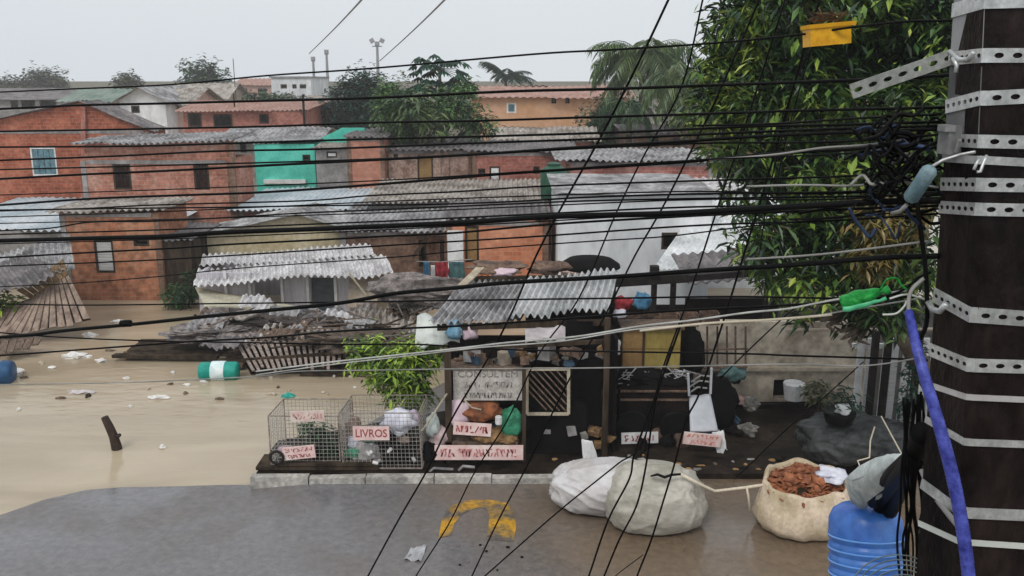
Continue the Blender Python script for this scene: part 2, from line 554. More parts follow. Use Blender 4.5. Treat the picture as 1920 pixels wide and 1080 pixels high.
# pavement with its kerb of cast blocks
pv = MB()
KY = 12.5
pv.prism([(-3.95, KY + .16, -.6), (12, KY + .16, -.6), (12, 24, -.6), (2.2, 24, -.6), (1.2, 16.6, -.6), (-1.5, 15.2, -.6), (-3.95, 13.95, -.6)], (0, 0, .69))
tag(pv.build('pavement', MUD), kind='structure')
kx = -4.0
kb = MB()
rng = random.Random(3)
while kx < 1.2:
    ln = rng.uniform(.85, 1.05)
    top = .1 + rng.uniform(-.01, .012)
    rot = Matrix.Rotation(R(rng.uniform(-1, 1)), 3, 'Z') @ Matrix.Rotation(R(rng.uniform(-.6, .6)), 3, 'Y')
    kb.box((kx + ln / 2, KY + .07 + rng.uniform(-.01, .01), top - .2), (ln - .02, .15, .4), rot, jit=.006)
    kx += ln
tag(kb.build('kerb', KERBM), kind='structure')

# worn yellow marking: an arch of paint lying on the asphalt
ym = MB()
cen = G(905, 1000)
def mk(pu, pv_):
    p = G(pu, pv_)
    return (p.x, p.y, .005)
outer = [(822, 1010), (828, 975), (845, 948), (880, 938), (915, 937), (950, 943), (964, 962), (968, 990), (962, 1016)]
inner = [(846, 1004), (852, 982), (866, 966), (885, 955), (902, 951), (912, 956), (918, 968), (916, 986), (912, 1012)]
vs = [mk(*p) for p in outer] + [mk(*p) for p in inner]
ym.add(vs, [(i, i + 1, i + 10, i + 9) for i in range(8)])
YPAINT = mat('worn_yellow_paint', (.13, .11, .095), (.6, .31, .025), 2.2, rough=.4, ramp=(.40, .60), c3=(.34, .21, .06), fine=.45)
tag(ym.build('road_marking', YPAINT), kind='structure')

# ------------------------------------------------------------------ houses
def wn(u0, u1, v0, v1, Y):
    a, b = W(u0, (v0 + v1) / 2, Y), W(u1, (v0 + v1) / 2, Y)
    return (a.x, b.x, W(u0, v1, Y).z, W(u0, v0, Y).z)

def fill_opening(root, h, Y, kind):
    x0, x1, z0, z1 = h
    f = MB()
    t = .06 if Y < 45 else .1
    yy = Y + .05
    for a, b in (((x0 + t / 2, yy, z0), (x0 + t / 2, yy, z1)), ((x1 - t / 2, yy, z0), (x1 - t / 2, yy, z1))):
        f.bar(a, b, t, .07)
    f.bar((x0 + t, yy, z0 + t / 2), (x1 - t, yy, z0 + t / 2), t, .07)
    f.bar((x0 + t, yy, z1 - t / 2), (x1 - t, yy, z1 - t / 2), t, .07)
    if kind == 'teal':
        fo = f.build('window', WHITE, root)
        g = MB()
        n = 4
        for i in range(n):
            a = lerp(x0 + t, x1 - t, i / n) + .01
            b = lerp(x0 + t, x1 - t, (i + 1) / n) - .01
            g.box(((a + b) / 2, yy, (z0 + z1) / 2), (b - a, .015, z1 - z0 - 2 * t))
        g.build('pane', GLASSB, fo)
    elif kind == 'bars':
        f.build('window', WOODD, root)
        fo = root.children[-1]
        g = MB()
        for i in range(1, 5):
            x = lerp(x0, x1, i / 5)
            g.bar((x, yy, z0 + t), (x, yy, z1 - t), .02)
        g.bar((x0 + t, yy - .02, (z0 + z1) / 2), (x1 - t, yy - .02, (z0 + z1) / 2), .03)
        g.build('bars', IRON, fo)
    elif kind == 'shutter':
        fo = f.build('window', WOODD, root)
        g = MB()
        n = 9
        for i in range(n):
            z = lerp(z0 + t, z1 - t, (i + .5) / n)
            g.box(((x0 + x1) / 2, yy, z), (x1 - x0 - 2 * t, .02, (z1 - z0 - 2 * t) / n - .012), Matrix.Rotation(R(18), 3, 'X'))
        g.build('shutter', SHUT, fo)
    elif kind in ('door', 'doorw'):
        fo = f.build('door', WOODD, root)
        MB().box(((x0 + x1) / 2, yy, (z0 + z1) / 2), (x1 - x0 - 2 * t, .04, z1 - z0 - 2 * t)).build('door_leaf', WHITE if kind == 'doorw' else WOODO, fo)
    elif kind == 'hole':
        f.build('window', WOODD, root)

def house(label, cat, u0, u1, vt, vb, Y, depth, wall, roof=None, wins=(), name='house', zb=None, sides=True, group=None, posts=()):
    vm = (vt + vb) / 2
    x0, x1 = W(u0, vm, Y).x, W(u1, vm, Y).x
    z1 = W((u0 + u1) / 2, vt, Y).z
    z0 = (-1.7 if Y < 56 else -1.7 + (Y - 55) * .05) if zb is None else zb
    if roof and roof[0] in ('shed', 'gable_x') and roof[1] > 10:      # the row where the ridge is seen
        Yr = Y + (depth if roof[0] == 'shed' else depth / 2)
        roof = (roof[0], max(.05, W((u0 + u1) / 2, roof[1], Yr).z - z1)) + tuple(roof[2:])
    root = thing(name, label, cat, ((x0 + x1) / 2, Y, z0), group)
    holes = [wn(a, b, c, d, Y) for a, b, c, d, k in wins]
    holes = [(max(h[0], x0 + .05), min(h[1], x1 - .05), max(h[2], z0 + .05), min(h[3], z1 - .05)) for h in holes]
    top = None
    wl = MB()
    if roof and roof[0] == 'gable_y':
        ap = W(roof[1], roof[2], Y)
        top = (ap.x, ap.z)
    wl.panel(x0, x1, z0, z1, Y, .14, holes, top)
    y1 = Y + depth
    if sides:
        rise = roof[1] if roof and roof[0] == 'shed' else 0
        for x in (x0, x1 - .14):
            if rise:
                wl.prism([(x, Y + .14, z0), (x, y1, z0), (x, y1, z1 + rise), (x, Y + .14, z1 + rise * .14 / depth)], (.14, 0, 0))
            else:
                wl.box((x + .07, (Y + .14 + y1) / 2, (z0 + z1) / 2), (.14, depth - .14, z1 - z0))
        wl.box(((x0 + x1) / 2, y1 + .07, (z0 + z1 + rise) / 2), (x1 - x0, .14, z1 + rise - z0))
    wl.build('wall', wall, root)
    if wall.name.startswith('brick') and Y < 45:
        rc = random.Random(int(u0) + 5)
        for x in [x0 + .08, x1 - .08]:
            MB().box((x, Y - .012, (z0 + z1) / 2 - .02), (.16, .02, z1 - z0 - .05), jit=.004).build('pillar', PLASTG if rc.random() < .5 else BRICKD, root)
        MB().box(((x0 + x1) / 2, Y - .010, z1 - .07), (x1 - x0 - .4, .016, .12), jit=.004).build('ring_beam', PLASTG, root)
    if roof:
        rm = roof[-1]
        rb = MB()
        if roof[0] == 'shed':
            _, rise, oh, wv, _ = roof
            sl = rise / depth
            rb.sheet((x0 - oh, Y - oh, z1 + .06 - oh * sl), (x1 - x0 + 2 * oh, 0, 0), (0, depth + 2 * oh, (depth + 2 * oh) * sl), wv, .035, .012, dent=.06, seed=u0)
        elif roof[0] == 'gable_y':
            _, _, _, oh, wv, _ = roof
            ax, az = top
            for sx, xe in ((-1, x0), (1, x1)):
                run = abs(xe - ax)
                sl = (az - z1) / max(run, .1)
                e = (xe + sx * oh, Y - oh, z1 - oh * sl + .05)
                rb.sheet(e, (0, depth + 2 * oh, 0), (ax - e[0], 0, az + .05 - e[2]), wv, .03, .012, dent=.05, seed=u0 + sx)
        elif roof[0] == 'gable_x':
            _, rise, oh, wv, _ = roof
            h = depth / 2
            sl = rise / h
            rb.sheet((x0 - oh, Y - oh, z1 - oh * sl + .05), (x1 - x0 + 2 * oh, 0, 0), (0, h + oh, (h + oh) * sl), wv, .035, .012, dent=.05, seed=u0)
            rb.sheet((x0 - oh, y1 + oh, z1 - oh * sl + .045), (x1 - x0 + 2 * oh, 0, 0), (0, -(h + oh), (h + oh) * sl), wv, .035, .012, dent=.05, seed=u0 + 3)
            for x in (x0, x1 - .14):
                MB().prism([(x, Y, z1), (x, y1, z1), (x, Y + h, z1 + rise - .02)], (.14, 0, 0)).build('gable', wall, root)
        elif roof[0] == 'flat':
            rb.box(((x0 + x1) / 2, (Y + y1) / 2, z1 + .08), (x1 - x0 + .3, depth + .3, .15))
        rb.build('roof', rm, root)
    for h, wdef in zip(holes, wins):
        fill_opening(root, h, Y, wdef[4])
    if posts:
        pb = MB()
        for pu in posts:
            x = W(pu, vm, Y).x
            root2 = MB().box((x, Y - .03, (z0 + z1) / 2), (.2, .055, z1 - z0)).build('pillar', wall, root)
    return root

# far row
house('long low shed with grey roof and white columns at the far left skyline', 'shed', -60, 128, 186, 225, 80, 9, PLASTG, ('gable_x', 166, .4, 0, FIBROD), name='shed', wins=((20, 34, 188, 205, 'hole'), (40, 66, 188, 205, 'hole'), (75, 106, 188, 205, 'hole')))
house('low building with greenish grey roof between the far shed and the cream gable', 'building', 118, 222, 190, 225, 72, 8, PLASTG, ('gable_x', 168, .4, 10, mat('roof_green_grey', (.12, .17, .14), (.22, .27, .23), .6)), name='building')
house('small cream gable fronted house with grey roof in the far row', 'house', 226, 312, 188, 240, 62, 8, PLASTW, ('gable_y', 262, 164, .5, 8, FIBRO), wins=((246, 262, 198, 212, 'hole'),))
house('pale house with wide grey roof right of the cream gable', 'house', 300, 352, 194, 240, 64, 7, PINK, ('gable_x', 166, .5, 12, FIBROT), wins=((308, 318, 196, 208, 'hole'), (328, 336, 196, 206, 'hole')))
house('far house with long light tan roof in front of the round tree', 'house', 318, 420, 184, 215, 92, 8, PLAST, ('gable_x', 157, .6, 12, FIBROT))
house('pink brick terrace with broad grey roof behind the grey roofed brick house', 'house', 345, 480, 208, 260, 55, 7, BRICKR, ('gable_x', 190, .4, 20, TILE), wins=((352, 378, 212, 238, 'hole'), (400, 436, 214, 238, 'hole')))
house('low red brick house left of the far pink house', 'house', 470, 572, 208, 260, 52, 6, BRICKR, ('shed', 192, .3, 14, TILE), wins=((486, 504, 214, 232, 'hole'),))
house('pale two storey block with a row of small windows on the skyline', 'apartment block', 510, 584, 146, 215, 95, 9, PLASTW, ('flat', FIBRO), name='apartment_block', wins=((526, 538, 158, 166, 'hole'), (548, 556, 158, 166, 'hole'), (562, 574, 158, 166, 'hole')))
house('faded pink house with tiled roof on the left skyline', 'house', 438, 512, 160, 215, 100, 9, PINK, ('gable_x', 148, .3, 10, TILE), wins=((452, 464, 166, 178, 'hole'), (484, 500, 166, 178, 'hole')))
house('pink washed house with two dark windows left of the round tree', 'house', 568, 650, 196, 245, 58, 7, PINK, ('gable_x', 180, .3, 12, FIBROT), wins=((585, 597, 204, 218, 'hole'), (624, 634, 206, 220, 'hole')))
house('long ochre building with two slit windows and a blue window', 'building', 884, 1180, 182, 262, 56, 9, OCHRE, ('gable_x', 162, .4, 24, TILE), name='building', wins=((950, 968, 193, 212, 'teal'), (1034, 1043, 178, 194, 'hole'), (1060, 1068, 178, 194, 'hole')))
house('brick house with low grey gable roof below the ochre building', 'house', 932, 1110, 262, 320, 42, 5, BRICKR, ('gable_x', 240, .4, 20, FIBROT), wins=((1040, 1058, 270, 282, 'hole'),))
house('low grey roofed house behind the teal house', 'house', 425, 590, 262, 330, 43, 5, PLASTG, ('gable_x', 240, .4, 20, FIBRO), wins=((450, 462, 266, 286, 'hole'),))
house('brown brick building half hidden behind the mango tree', 'building', 1180, 1420, 250, 330, 40, 6, BRICKD, ('gable_x', 236, .4, 20, FIBROD), name='building', wins=((1215, 1235, 258, 275, 'hole'), (1262, 1276, 258, 275, 'hole')))

# middle row
big = house('large orange brick gable house with a teal window', 'house', -80, 290, 244, 470, 33, 1.4, BRICK, ('gable_y', 152, 192, .2, 6, FIBROD), wins=((58, 106, 276, 330, 'teal'), (170, 180, 300, 312, 'hole')), zb=-1.0)
MB().bar(W(157, 200, 32.94), W(157, 470, 32.94), .16, .1).build('pillar', BRICKR, big)
gr = house('two windowed pink brick house with grey lean to roof', 'house', 160, 440, 300, 470, 29.5, 2.2, BRICK2, None, wins=((212, 246, 306, 356, 'bars'), (363, 392, 300, 356, 'bars')), zb=-.6)
p = W(160, 300, 29.5); q = W(440, 300, 29.5)
MB().prism([(p.x, 29.5, p.z), (q.x, 29.5, q.z), (q.x, 29.5, W(438, 262, 29.5).z), (W(375, 262, 29.5).x, 29.5, W(400, 266, 29.5).z), (p.x, 29.5, W(160, 272, 29.5).z)], (0, .14, 0)).build('gable', BRICK2, gr)
zl = W(160, 270, 29.5).z
MB().sheet((p.x - .3, 29.2, zl), (q.x - p.x + .35, 0, W(438, 262, 29.5).z - zl), (0, 2.6, .12), 26, .04, .012, dent=.05).build('roof', FIBRO, gr)
MB().bar((q.x - .05, 29.42, -.6), (q.x - .05, 29.42, W(438, 270, 29.5).z), .14, .12).build('pillar', BRICKD, gr)
te = house('bright teal house with stepped painted gable', 'house', 480, 592, 270, 380, 36, 3, TEAL, None, wins=((567, 582, 290, 302, 'hole'),), zb=-.6)
a, b_, c = W(480, 276, 36), W(592, 276, 36), W(680, 262, 36.5)
MB().sheet((a.x - .2, 35.9, W(480, 269, 36).z), (b_.x - a.x + .3, 0, .12), (0, 3.2, .05), 14, .03, .012).build('roof', FIBRO, te)
MB().prism([(b_.x - .3, 37.0, a.z - 1.0), (c.x, 37.0, a.z - 1.0), (c.x, 37.0, W(690, 240, 37).z), (W(640, 238, 37).x, 37.0, W(640, 240, 37).z), (b_.x - .3, 37.0, W(590, 266, 37).z)], (0, .2, 0)).build('gable', TEAL, te)
MB().box(((a.x + b_.x) / 2 - .1, 35.93, W(520, 340, 36).z), (1.7, .12, .16)).build('sill', WHITE, te)
house('narrow grey rendered wall house with small white vent beside the teal house', 'house', 594, 652, 280, 380, 34.5, 3, PLASTG, ('shed', 272, .15, 8, FIBROT), wins=((612, 632, 284, 296, 'doorw'),), zb=-.6)
house('plain orange brick block right of the grey wall house', 'house', 652, 722, 258, 380, 34, 4, mat('brick_flat_orange', (.42, .15, .09), (.55, .26, .18), .8, brick=(.36, .2, .15), fine=.2), ('shed', 247, .15, 8, FIBROD), zb=-.6)
house('patched brick and plaster house with pale pillars under the papaya tree', 'house', 722, 886, 282, 380, 34.5, 4, mat('brick_plaster_mix', (.25, .15, .11), (.6, .42, .34), 1.8, fine=.4), ('shed', 258, .25, 16, FIBROD), wins=((783, 812, 292, 345, 'door'), (738, 746, 284, 296, 'hole')), zb=-.6, posts=(822, 838))
house('red brick house with a white door right of the papaya tree', 'house', 886, 1072, 286, 385, 33.5, 4, BRICKR, ('shed', 268, .3, 18, FIBROD), wins=((918, 938, 312, 350, 'doorw'), (896, 910, 316, 326, 'hole'), (1000, 1012, 312, 326, 'hole')), zb=-.6)
house('wide red brick house with two dark window holes above the white building', 'house', 1060, 1336, 304, 400, 29, 4, mat('brick_rose', (.42, .14, .11), (.62, .3, .25), 1.2, brick=(.45, .28, .25), fine=.3), ('shed', 289, .35, 26, FIBRO), wins=((1078, 1102, 328, 352, 'hole'), (1176, 1200, 326, 342, 'hole')), zb=-.6)

# roofs seen from above, in front of the middle row
house('low house under a long tan corrugated roof in the middle of the row', 'house', 700, 1010, 378, 450, 29, 4, PLASTG, ('shed', 342, .3, 34, FIBROT), zb=-.5)
house('low house under a pale bluish roof below the teal house', 'house', 448, 700, 392, 450, 29.5, 4.5, BRICKR, ('shed', 356, .3, 26, METALB), zb=-.5)
house('house under grey sheet roof left of the orange brick wall', 'house', 640, 872, 434, 545, 25.5, 4.2, BRICKD, ('shed', 388, .35, 24, FIBRO), wins=((785, 800, 450, 500, 'hole'), (825, 833, 450, 500, 'hole')), zb=-.5)
house('tan gabled house behind the white roofed shack', 'house', 385, 690, 440, 560, 26, 2.0, CREAM, ('gable_y', 560, 402, .3, 8, FIBRO), zb=-.5)
wl_ = house('long low house under pale bluish metal roof at the left', 'house', -120, 300, 432, 520, 26.5, 5, PLASTG, ('shed', 378, .2, 30, METALB), zb=-.5)
house('flooded orange brick house with white shutter and stained wall', 'house', 122, 306, 398, 600, 24.5, 2.0, mat('brick_wet', (.4, .15, .08), (.6, .32, .2), 1.0, brick=(.36, .22, .15), fine=.45, c3=(.5, .2, .1)), ('shed', 385, .25, 16, FIBROT), wins=((178, 214, 450, 512, 'shutter'), (250, 280, 448, 462, 'hole')), zb=-.5)
house('dark plank filler added for the shaded gap between the brick house and white roofed shack', 'gap filler', 308, 362, 452, 600, 24.6, 2.5, WOODD, ('shed', 430, .1, 6, FIBROD), name='gap_filler', zb=-.5)  # dark planked box stands in for the shaded gap between the houses
house('orange brick wall house with brown door and white pillar behind the stall roof', 'house', 838, 1028, 414, 600, 23.5, 3, mat('brick_bright', (.55, .18, .08), (.72, .33, .2), .9, brick=(.5, .26, .17), fine=.2), ('shed', 402, .1, 14, FIBROD), wins=((872, 898, 424, 492, 'door'),), zb=-.5)
MBp = MB().box((W(855, 500, 23.3).x, 23.25, .8), (.42, .2, 2.6))
solo('pillar', 'square white painted pillar beside the brown door', 'pillar', MBp, WHITE)
wb = house('big white rendered building with one dark window under the mango branches', 'building', 1046, 1330, 366, 620, 22.5, 4, PLASTW, ('shed', 354, .15, 0, FIBRO), name='building', wins=((1240, 1270, 436, 468, 'hole'),), zb=-.5)
aw = MB()
P0 = W(1170, 506, 19.5)
aw.sheet(P0, (W(1420, 494, 19.5) - P0), (W(1310, 370, 23.5) - P0), 0, .02, .02, dent=.3, nv=10, seed=4)
MBa = MB()
pa, pb = W(1250, 510, 20.5), W(1440, 500, 20.5)
qa, qb = W(1320, 372, 24), W(1440, 368, 24)
def quad_sheet(a, b, c, d, n=10, th=.03, dent=.1, seed=0):
    m = MB()
    up, dn = [], []
    for j in range(n + 1):
        for i in range(n + 1):
            s_, t_ = i / n, j / n
            p_ = (a * (1 - s_) + b * s_) * (1 - t_) + (d * (1 - s_) + c * s_) * t_
            p_ = p_ + Vector((0, 0, dent * noise.noise(Vector((s_ * 3 + seed, t_ * 3, seed)))))
            up.append(p_)
            dn.append(p_ - Vector((0, 0, th)))
    K = (n + 1) ** 2
    fs = []
    for j in range(n):
        for i in range(n):
            q_ = j * (n + 1) + i
            fs += [(q_, q_ + 1, q_ + n + 2, q_ + n + 1), (K + q_, K + q_ + n + 1, K + q_ + n + 2, K + q_ + 1)]
    for i in range(n):
        q_, r_ = i, n * (n + 1) + i
        fs += [(q_, K + q_, K + q_ + 1, q_ + 1), (r_, r_ + 1, K + r_ + 1, K + r_)]
        q_, r_ = i * (n + 1), i * (n + 1) + n
        fs += [(q_, q_ + n + 1, K + q_ + n + 1, K + q_), (r_, K + r_, K + r_ + n + 1, r_ + n + 1)]
    return m.add(up + dn, fs)
solo('roof_sheets', 'straight white roof sheets sloping up behind the mango branches', 'roof sheet', MB().sheet(W(1225, 504, 20.5), W(1450, 494, 20.5) - W(1225, 504, 20.5), W(1318, 372, 24.5) - W(1225, 504, 20.5), 24, .02, .012, dent=.04, nv=5, seed=2), mat('sheet_white', (.5, .51, .51), (.8, .81, .81), 1.2, rough=.5, fine=.25))
house('long white house behind the mango branches at the far end', 'house', 1330, 1620, 360, 560, 26, 4, PLASTW, ('shed', 340, .2, 20, FIBROL), zb=-.5)

# ------------------------------------------------------------------ trees
def leaf(b, c, d, up, ln, wd):
    """one bent pointed leaf"""
    side = d.cross(up)
    side = side.normalized() * wd / 2 if side.length > 1e-5 else Vector((wd / 2, 0, 0))
    mid = c + d * ln * .5
    tip = c + d * ln + Vector((0, 0, -ln * .22))
    n = len(b.v)
    b.v += [tuple(c), tuple(mid + side), tuple(tip), tuple(mid - side)]
    b.f += [(n, n + 1, n + 2), (n, n + 2, n + 3)]

def crown_pts(ells, n, rnd, shell=.55):
    tot = sum(e[1][0] * e[1][1] * e[1][2] for e in ells)
    for c, r in ells:
        k = int(n * r[0] * r[1] * r[2] / tot) + 1
        for _ in range(k):
            while True:
                p = Vector([rnd.gauss(0, 1) for _ in range(3)])
                if p.length > .01: break
            p.normalize()
            rad = rnd.uniform(shell, 1) * (1 + .35 * noise.noise(p * 2.2 + Vector(c)))
            yield Vector(c) + Vector((p.x * r[0], p.y * r[1], p.z * r[2])) * rad, p

def tree(label, name, base, ells, nclump, per, ln, wd, lm, trunk_r=.12, droop=.6, seed=1, cat='tree', group=None, shell=.55, limbs=True, vary=0):
    rnd = random.Random(seed)
    root = thing(name, label, cat, base, group)
    base = Vector(base)
    tb = MB()
    cz = sum(e[0][2] for e in ells) / len(ells)
    cx = sum(e[0][0] for e in ells) / len(ells)
    cy = sum(e[0][1] for e in ells) / len(ells)
    fork = base.lerp(Vector((cx, cy, cz)), .55)
    tb.tube([base, base.lerp(fork, .5) + Vector((trunk_r * .6, 0, 0)), fork], [trunk_r, trunk_r * .8, trunk_r * .65], 8)
    if limbs:
        for c, r in ells:
            c = Vector(c)
            m = fork.lerp(c, .5) + Vector((rnd.uniform(-.2, .2) * r[0], 0, .15 * r[2]))
            tb.tube([fork, m, c], [trunk_r * .5, trunk_r * .35, trunk_r * .15], 6)
            for _ in range(4):
                a = rnd.uniform(0, 6.28)
                e = c + Vector((math.cos(a) * r[0] * .7, math.sin(a) * r[1] * .7, rnd.uniform(-.5, .6) * r[2]))
                tb.tube([m, c.lerp(e, .5), e], [trunk_r * .2, trunk_r * .14, trunk_r * .05], 5)
    tb.build('trunk', TRUNKM, root, smooth=True)
    lb = MB()
    for p, nrm in crown_pts(ells, nclump, rnd, shell):
        if vary and noise.noise(p * 1.3 + Vector((9, 2, 4))) < -.30:      # gaps between the boughs
            continue
        big_ = rnd.uniform(.6, 1.25) if vary else 1
        for _ in range(per):
            a = rnd.uniform(0, 6.28)
            d = Vector((math.cos(a), math.sin(a), rnd.uniform(-1.2, .35) * droop + nrm.z * .3)).normalized()
            o = p + Vector([rnd.gauss(0, ln * .35) for _ in range(3)])
            leaf(lb, o, d, Vector((rnd.uniform(-.4, .4), rnd.uniform(-.4, .4), 1)), big_ * ln * rnd.uniform(.55, 1.25), big_ * wd * rnd.uniform(.7, 1.25))
    lb.build('crown', lm, root)
    return root

def E(u, v, Y, ru, rv, ry=None):
    """crown lobe centred at a place, radii given as its size in pixels there"""
    c = W(u, v, Y)
    k = Y / FPX
    return ((c.x, c.y, c.z), (ru * k, (ry if ry is not None else ru * k), rv * k))

def far_tree(label, u, vtop, vbot, wpx, Y, lm, n=500, seed=1, lobes=4, base_v=None):
    rnd = random.Random(seed)
    h = vbot - vtop
    el = []
    for i in range(lobes):
        t = (i + .5) / lobes - .5
        el.append(E(u + t * wpx * .75, (vtop + vbot) / 2 + abs(t) * h * .35 + rnd.uniform(-.05, .05) * h, Y + rnd.uniform(-1, 1), wpx * rnd.uniform(.32, .42), h * rnd.uniform(.6, .74)))
    k = Y / FPX
    b = W(u, vbot, Y)
    return tree(label, 'tree', (b.x, Y, -.2 if Y < 70 else 1.0), el, int(n * 2.2), 6, 8 * k, 4.6 * k, lm, trunk_r=.2, seed=seed, shell=.25)

far_tree('wide grey green tree mass at the far left skyline', 20, 146, 190, 90, 140, L_OLIVE, 260, 11, 4)
far_tree('domed dark tree standing left of the bluish roofs on skyline', 84, 134, 186, 84, 135, L_OLIVE, 320, 12, 4)
far_tree('small brownish round tree on the skyline above the cream gable', 243, 141, 182, 46, 120, L_OLIVE, 180, 13, 3)
far_tree('rounded grey green tree on the skyline behind the tan roof', 385, 122, 196, 78, 105, L_MID, 420, 14, 4)
far_tree('dense dark round tree left of the papaya tree', 682, 136, 250, 112, 58, L_DARK, 1300, 15, 5)
far_tree('low green bush mass on the skyline left of the pale block', 500, 176, 206, 90, 70, L_MID, 260, 16, 4)
far_tree('feathery green tree between the dark round tree and the papaya', 742, 150, 252, 70, 52, L_PALM, 260, 17, 4)
far_tree('olive hedge tree behind the pink brick terrace', 545, 186, 226, 90, 60, L_OLIVE, 260, 18, 3)

# papaya tree: slim stem, umbrella of large lobed leaves
def papaya():
    rnd = random.Random(5)
    Y = 38
    k = Y / FPX
    base = W(826, 330, Y)
    root = thing('papaya_tree', 'slim papaya tree with umbrella of lobed leaves above the roofs', 'tree', (base.x, Y, -.3))
    tb = MB()
    st = [Vector((base.x, Y, -.3)), W(826, 240, Y), W(826, 180, Y), W(824, 128, Y)]
    tb.tube(st, [.13, .11, .09, .06], 7)
    tips = [(W(824, 128, Y), 74, 30), (W(790, 160, Y), 48, 20), (W(862, 165, Y), 40, 18)]
    tb.tube([W(826, 190, Y), W(800, 175, Y), W(790, 160, Y)], [.08, .06, .04], 6)
    tb.tube([W(826, 195, Y), W(850, 180, Y), W(862, 165, Y)], [.08, .06, .04], 6)
    tb.build('trunk', TRUNKM, root, smooth=True)
    lb = MB()
    for tip, rp, n in tips:
        for i in range(n):
            a = i * 2.4
            el = rnd.uniform(-.25, .8)
            d = Vector((math.cos(a), math.sin(a), el)).normalized()
            L_ = rp * k * rnd.uniform(.5, 1) * .75
            e = tip + d * L_ + Vector((0, 0, -L_ * .15))
            lb.bar(tip, e, .02)
            for q in range(7):
                b = a + (q - 3) * .5
                dd = Vector((math.cos(b), math.sin(b), -.55)).normalized()
                leaf(lb, e, dd, Vector((0, 0, 1)), .42, .15)
    lb.build('crown', L_DARK, root)
papaya()
tree('broad leafy green tree spreading over the red brick roofs', 'tree', (W(800, 300, 36).x, 36, -.3),
     [E(735, 205, 36, 50, 45), E(790, 215, 36, 50, 48), E(850, 200, 36, 55, 42), E(895, 232, 36, 45, 36), E(760, 250, 36, 50, 26), E(875, 165, 37, 30, 25), E(725, 170, 37, 30, 30)],
     1050, 6, .24, .08, L_MID2, .16, seed=21, shell=.2)
lb_tree = tree('small banana like plant with bright blades below the papaya tree', 'banana_plant', (W(780, 260, 35).x, 35, -.3),
     [E(775, 205, 35, 26, 20), E(815, 225, 35, 20, 16)], 60, 6, .6, .13, L_PALM, .08, seed=22, cat='plant')

# palms
def palm(label, u, v, Y, rpx, nfr, lm, seed, droop=1.0, trunk_r=.14, leafl=.3, base_z=-.2, sparse=3):
    rnd = random.Random(seed)
    k = Y / FPX
    c = W(u, v, Y)
    root = thing('palm_tree', label, 'tree', (c.x, Y, base_z))
    MB().tube([(c.x, Y, base_z), (c.x + .05, Y, (c.z + base_z) / 2), c], [trunk_r * 1.3, trunk_r, trunk_r * .9], 8).build('trunk', TRUNKM, root, smooth=True)
    fb = MB()
    for i in range(nfr):
        a = i * 2.399
        up = rnd.uniform(-.1, 1.3)
        dr = droop * rnd.uniform(.6, 1.25)
        L_ = rpx * k * rnd.uniform(.85, 1.1)
        pts = []
        p = c.copy()
        d = Vector((math.cos(a), math.sin(a), up)).normalized()
        n = 9
        for q in range(n + 1):
            pts.append(p.copy())
            p = p + d * L_ / n
            d = (d + Vector((0, 0, -.26 * dr))).normalized()
        fb.tube(pts, [.03 * (1 - q / (n + 2)) for q in range(n + 1)], 4)
        for q in range(1, n * sparse):
            t = q / (n * sparse)
            ii = int(t * n)
            pt = pts[ii].lerp(pts[ii + 1], t * n - ii)
            tg = (pts[ii + 1] - pts[ii]).normalized()
            sd = tg.cross(Vector((0, 0, 1)))
            sd = sd.normalized() if sd.length > .01 else Vector((1, 0, 0))
            for s_ in (-1, 1):
                dd = (sd * s_ + tg * .6 + Vector((0, 0, -1.1 * dr * rnd.uniform(.5, 1.4)))).normalized()
                leaf(fb, pt, dd, Vector((0, 0, 1)), leafl * (1.1 - .9 * abs(t - .4)) * .5 * L_ / 1.8 * rnd.uniform(.7, 1.2), .035 * L_ / 1.8 + .01)
    fb.build('crown', lm, root)
palm('small palm with stiff fronds on the skyline above the ochre building', 948, 143, 88, 56, 13, L_DARK, 3, .5, .16, 1.3, sparse=3)
palm('tall feathery palm with hanging fronds left of the mango tree', 1205, 112, 44, 118, 40, L_PALM, 4, .95, .16, 1.1, sparse=3)
palm('shorter green palm below the tall feathery palm', 1180, 205, 40, 80, 26, L_MID, 6, 1.3, .14, .8, sparse=2)
palm('pale fronded palm touching the mango tree', 1285, 150, 38, 105, 30, L_PALM, 8, 1.2, .14, 1.1, sparse=3)
far_tree('mixed green growth behind the palms', 1150, 190, 270, 110, 47, L_MID, 500, 31, 4)
far_tree('leafy growth right of the tall palm', 1290, 130, 220, 90, 42, L_PALM, 420, 32, 4)

# great mango tree on the right
mango = tree('great mango tree with long drooping leaves filling the upper right', 'mango_tree', (7.3, 13.6, .05),
     [E(1400, 60, 12.5, 80, 80, 1.0), E(1500, 10, 12, 150, 90, 1.4), E(1650, 30, 12, 140, 110, 1.4), E(1780, 60, 12, 110, 120, 1.3),
      E(1370, 190, 12.5, 95, 75, .9), E(1480, 170, 12, 120, 100, 1.3), E(1620, 190, 12, 130, 110, 1.4), E(1750, 230, 12, 110, 120, 1.2),
      E(1400, 300, 12, 80, 60, .8), E(1520, 310, 11.8, 110, 80, 1.1), E(1660, 350, 11.8, 110, 90, 1.1),
      E(1440, 420, 11.6, 80, 75, .8), E(1560, 440, 11.6, 100, 80, 1.0), E(1680, 480, 11.5, 80, 80, .9), E(1400, 475, 12, 50, 30, .5),
      E(1500, 520, 11.4, 90, 50, .8), E(1620, 570, 11.4, 90, 45, .7), E(1540, 600, 11.3, 60, 34, .5), E(1680, 585, 11.2, 60, 40, .5), E(1590, 630, 11.2, 60, 26, .4), E(1350, 130, 12.6, 50, 45, .6)],
     7200, 7, .20, .058, L_MANGO, .2, droop=.95, seed=9, shell=.35, vary=1)
br = MB()
rnd = random.Random(14)
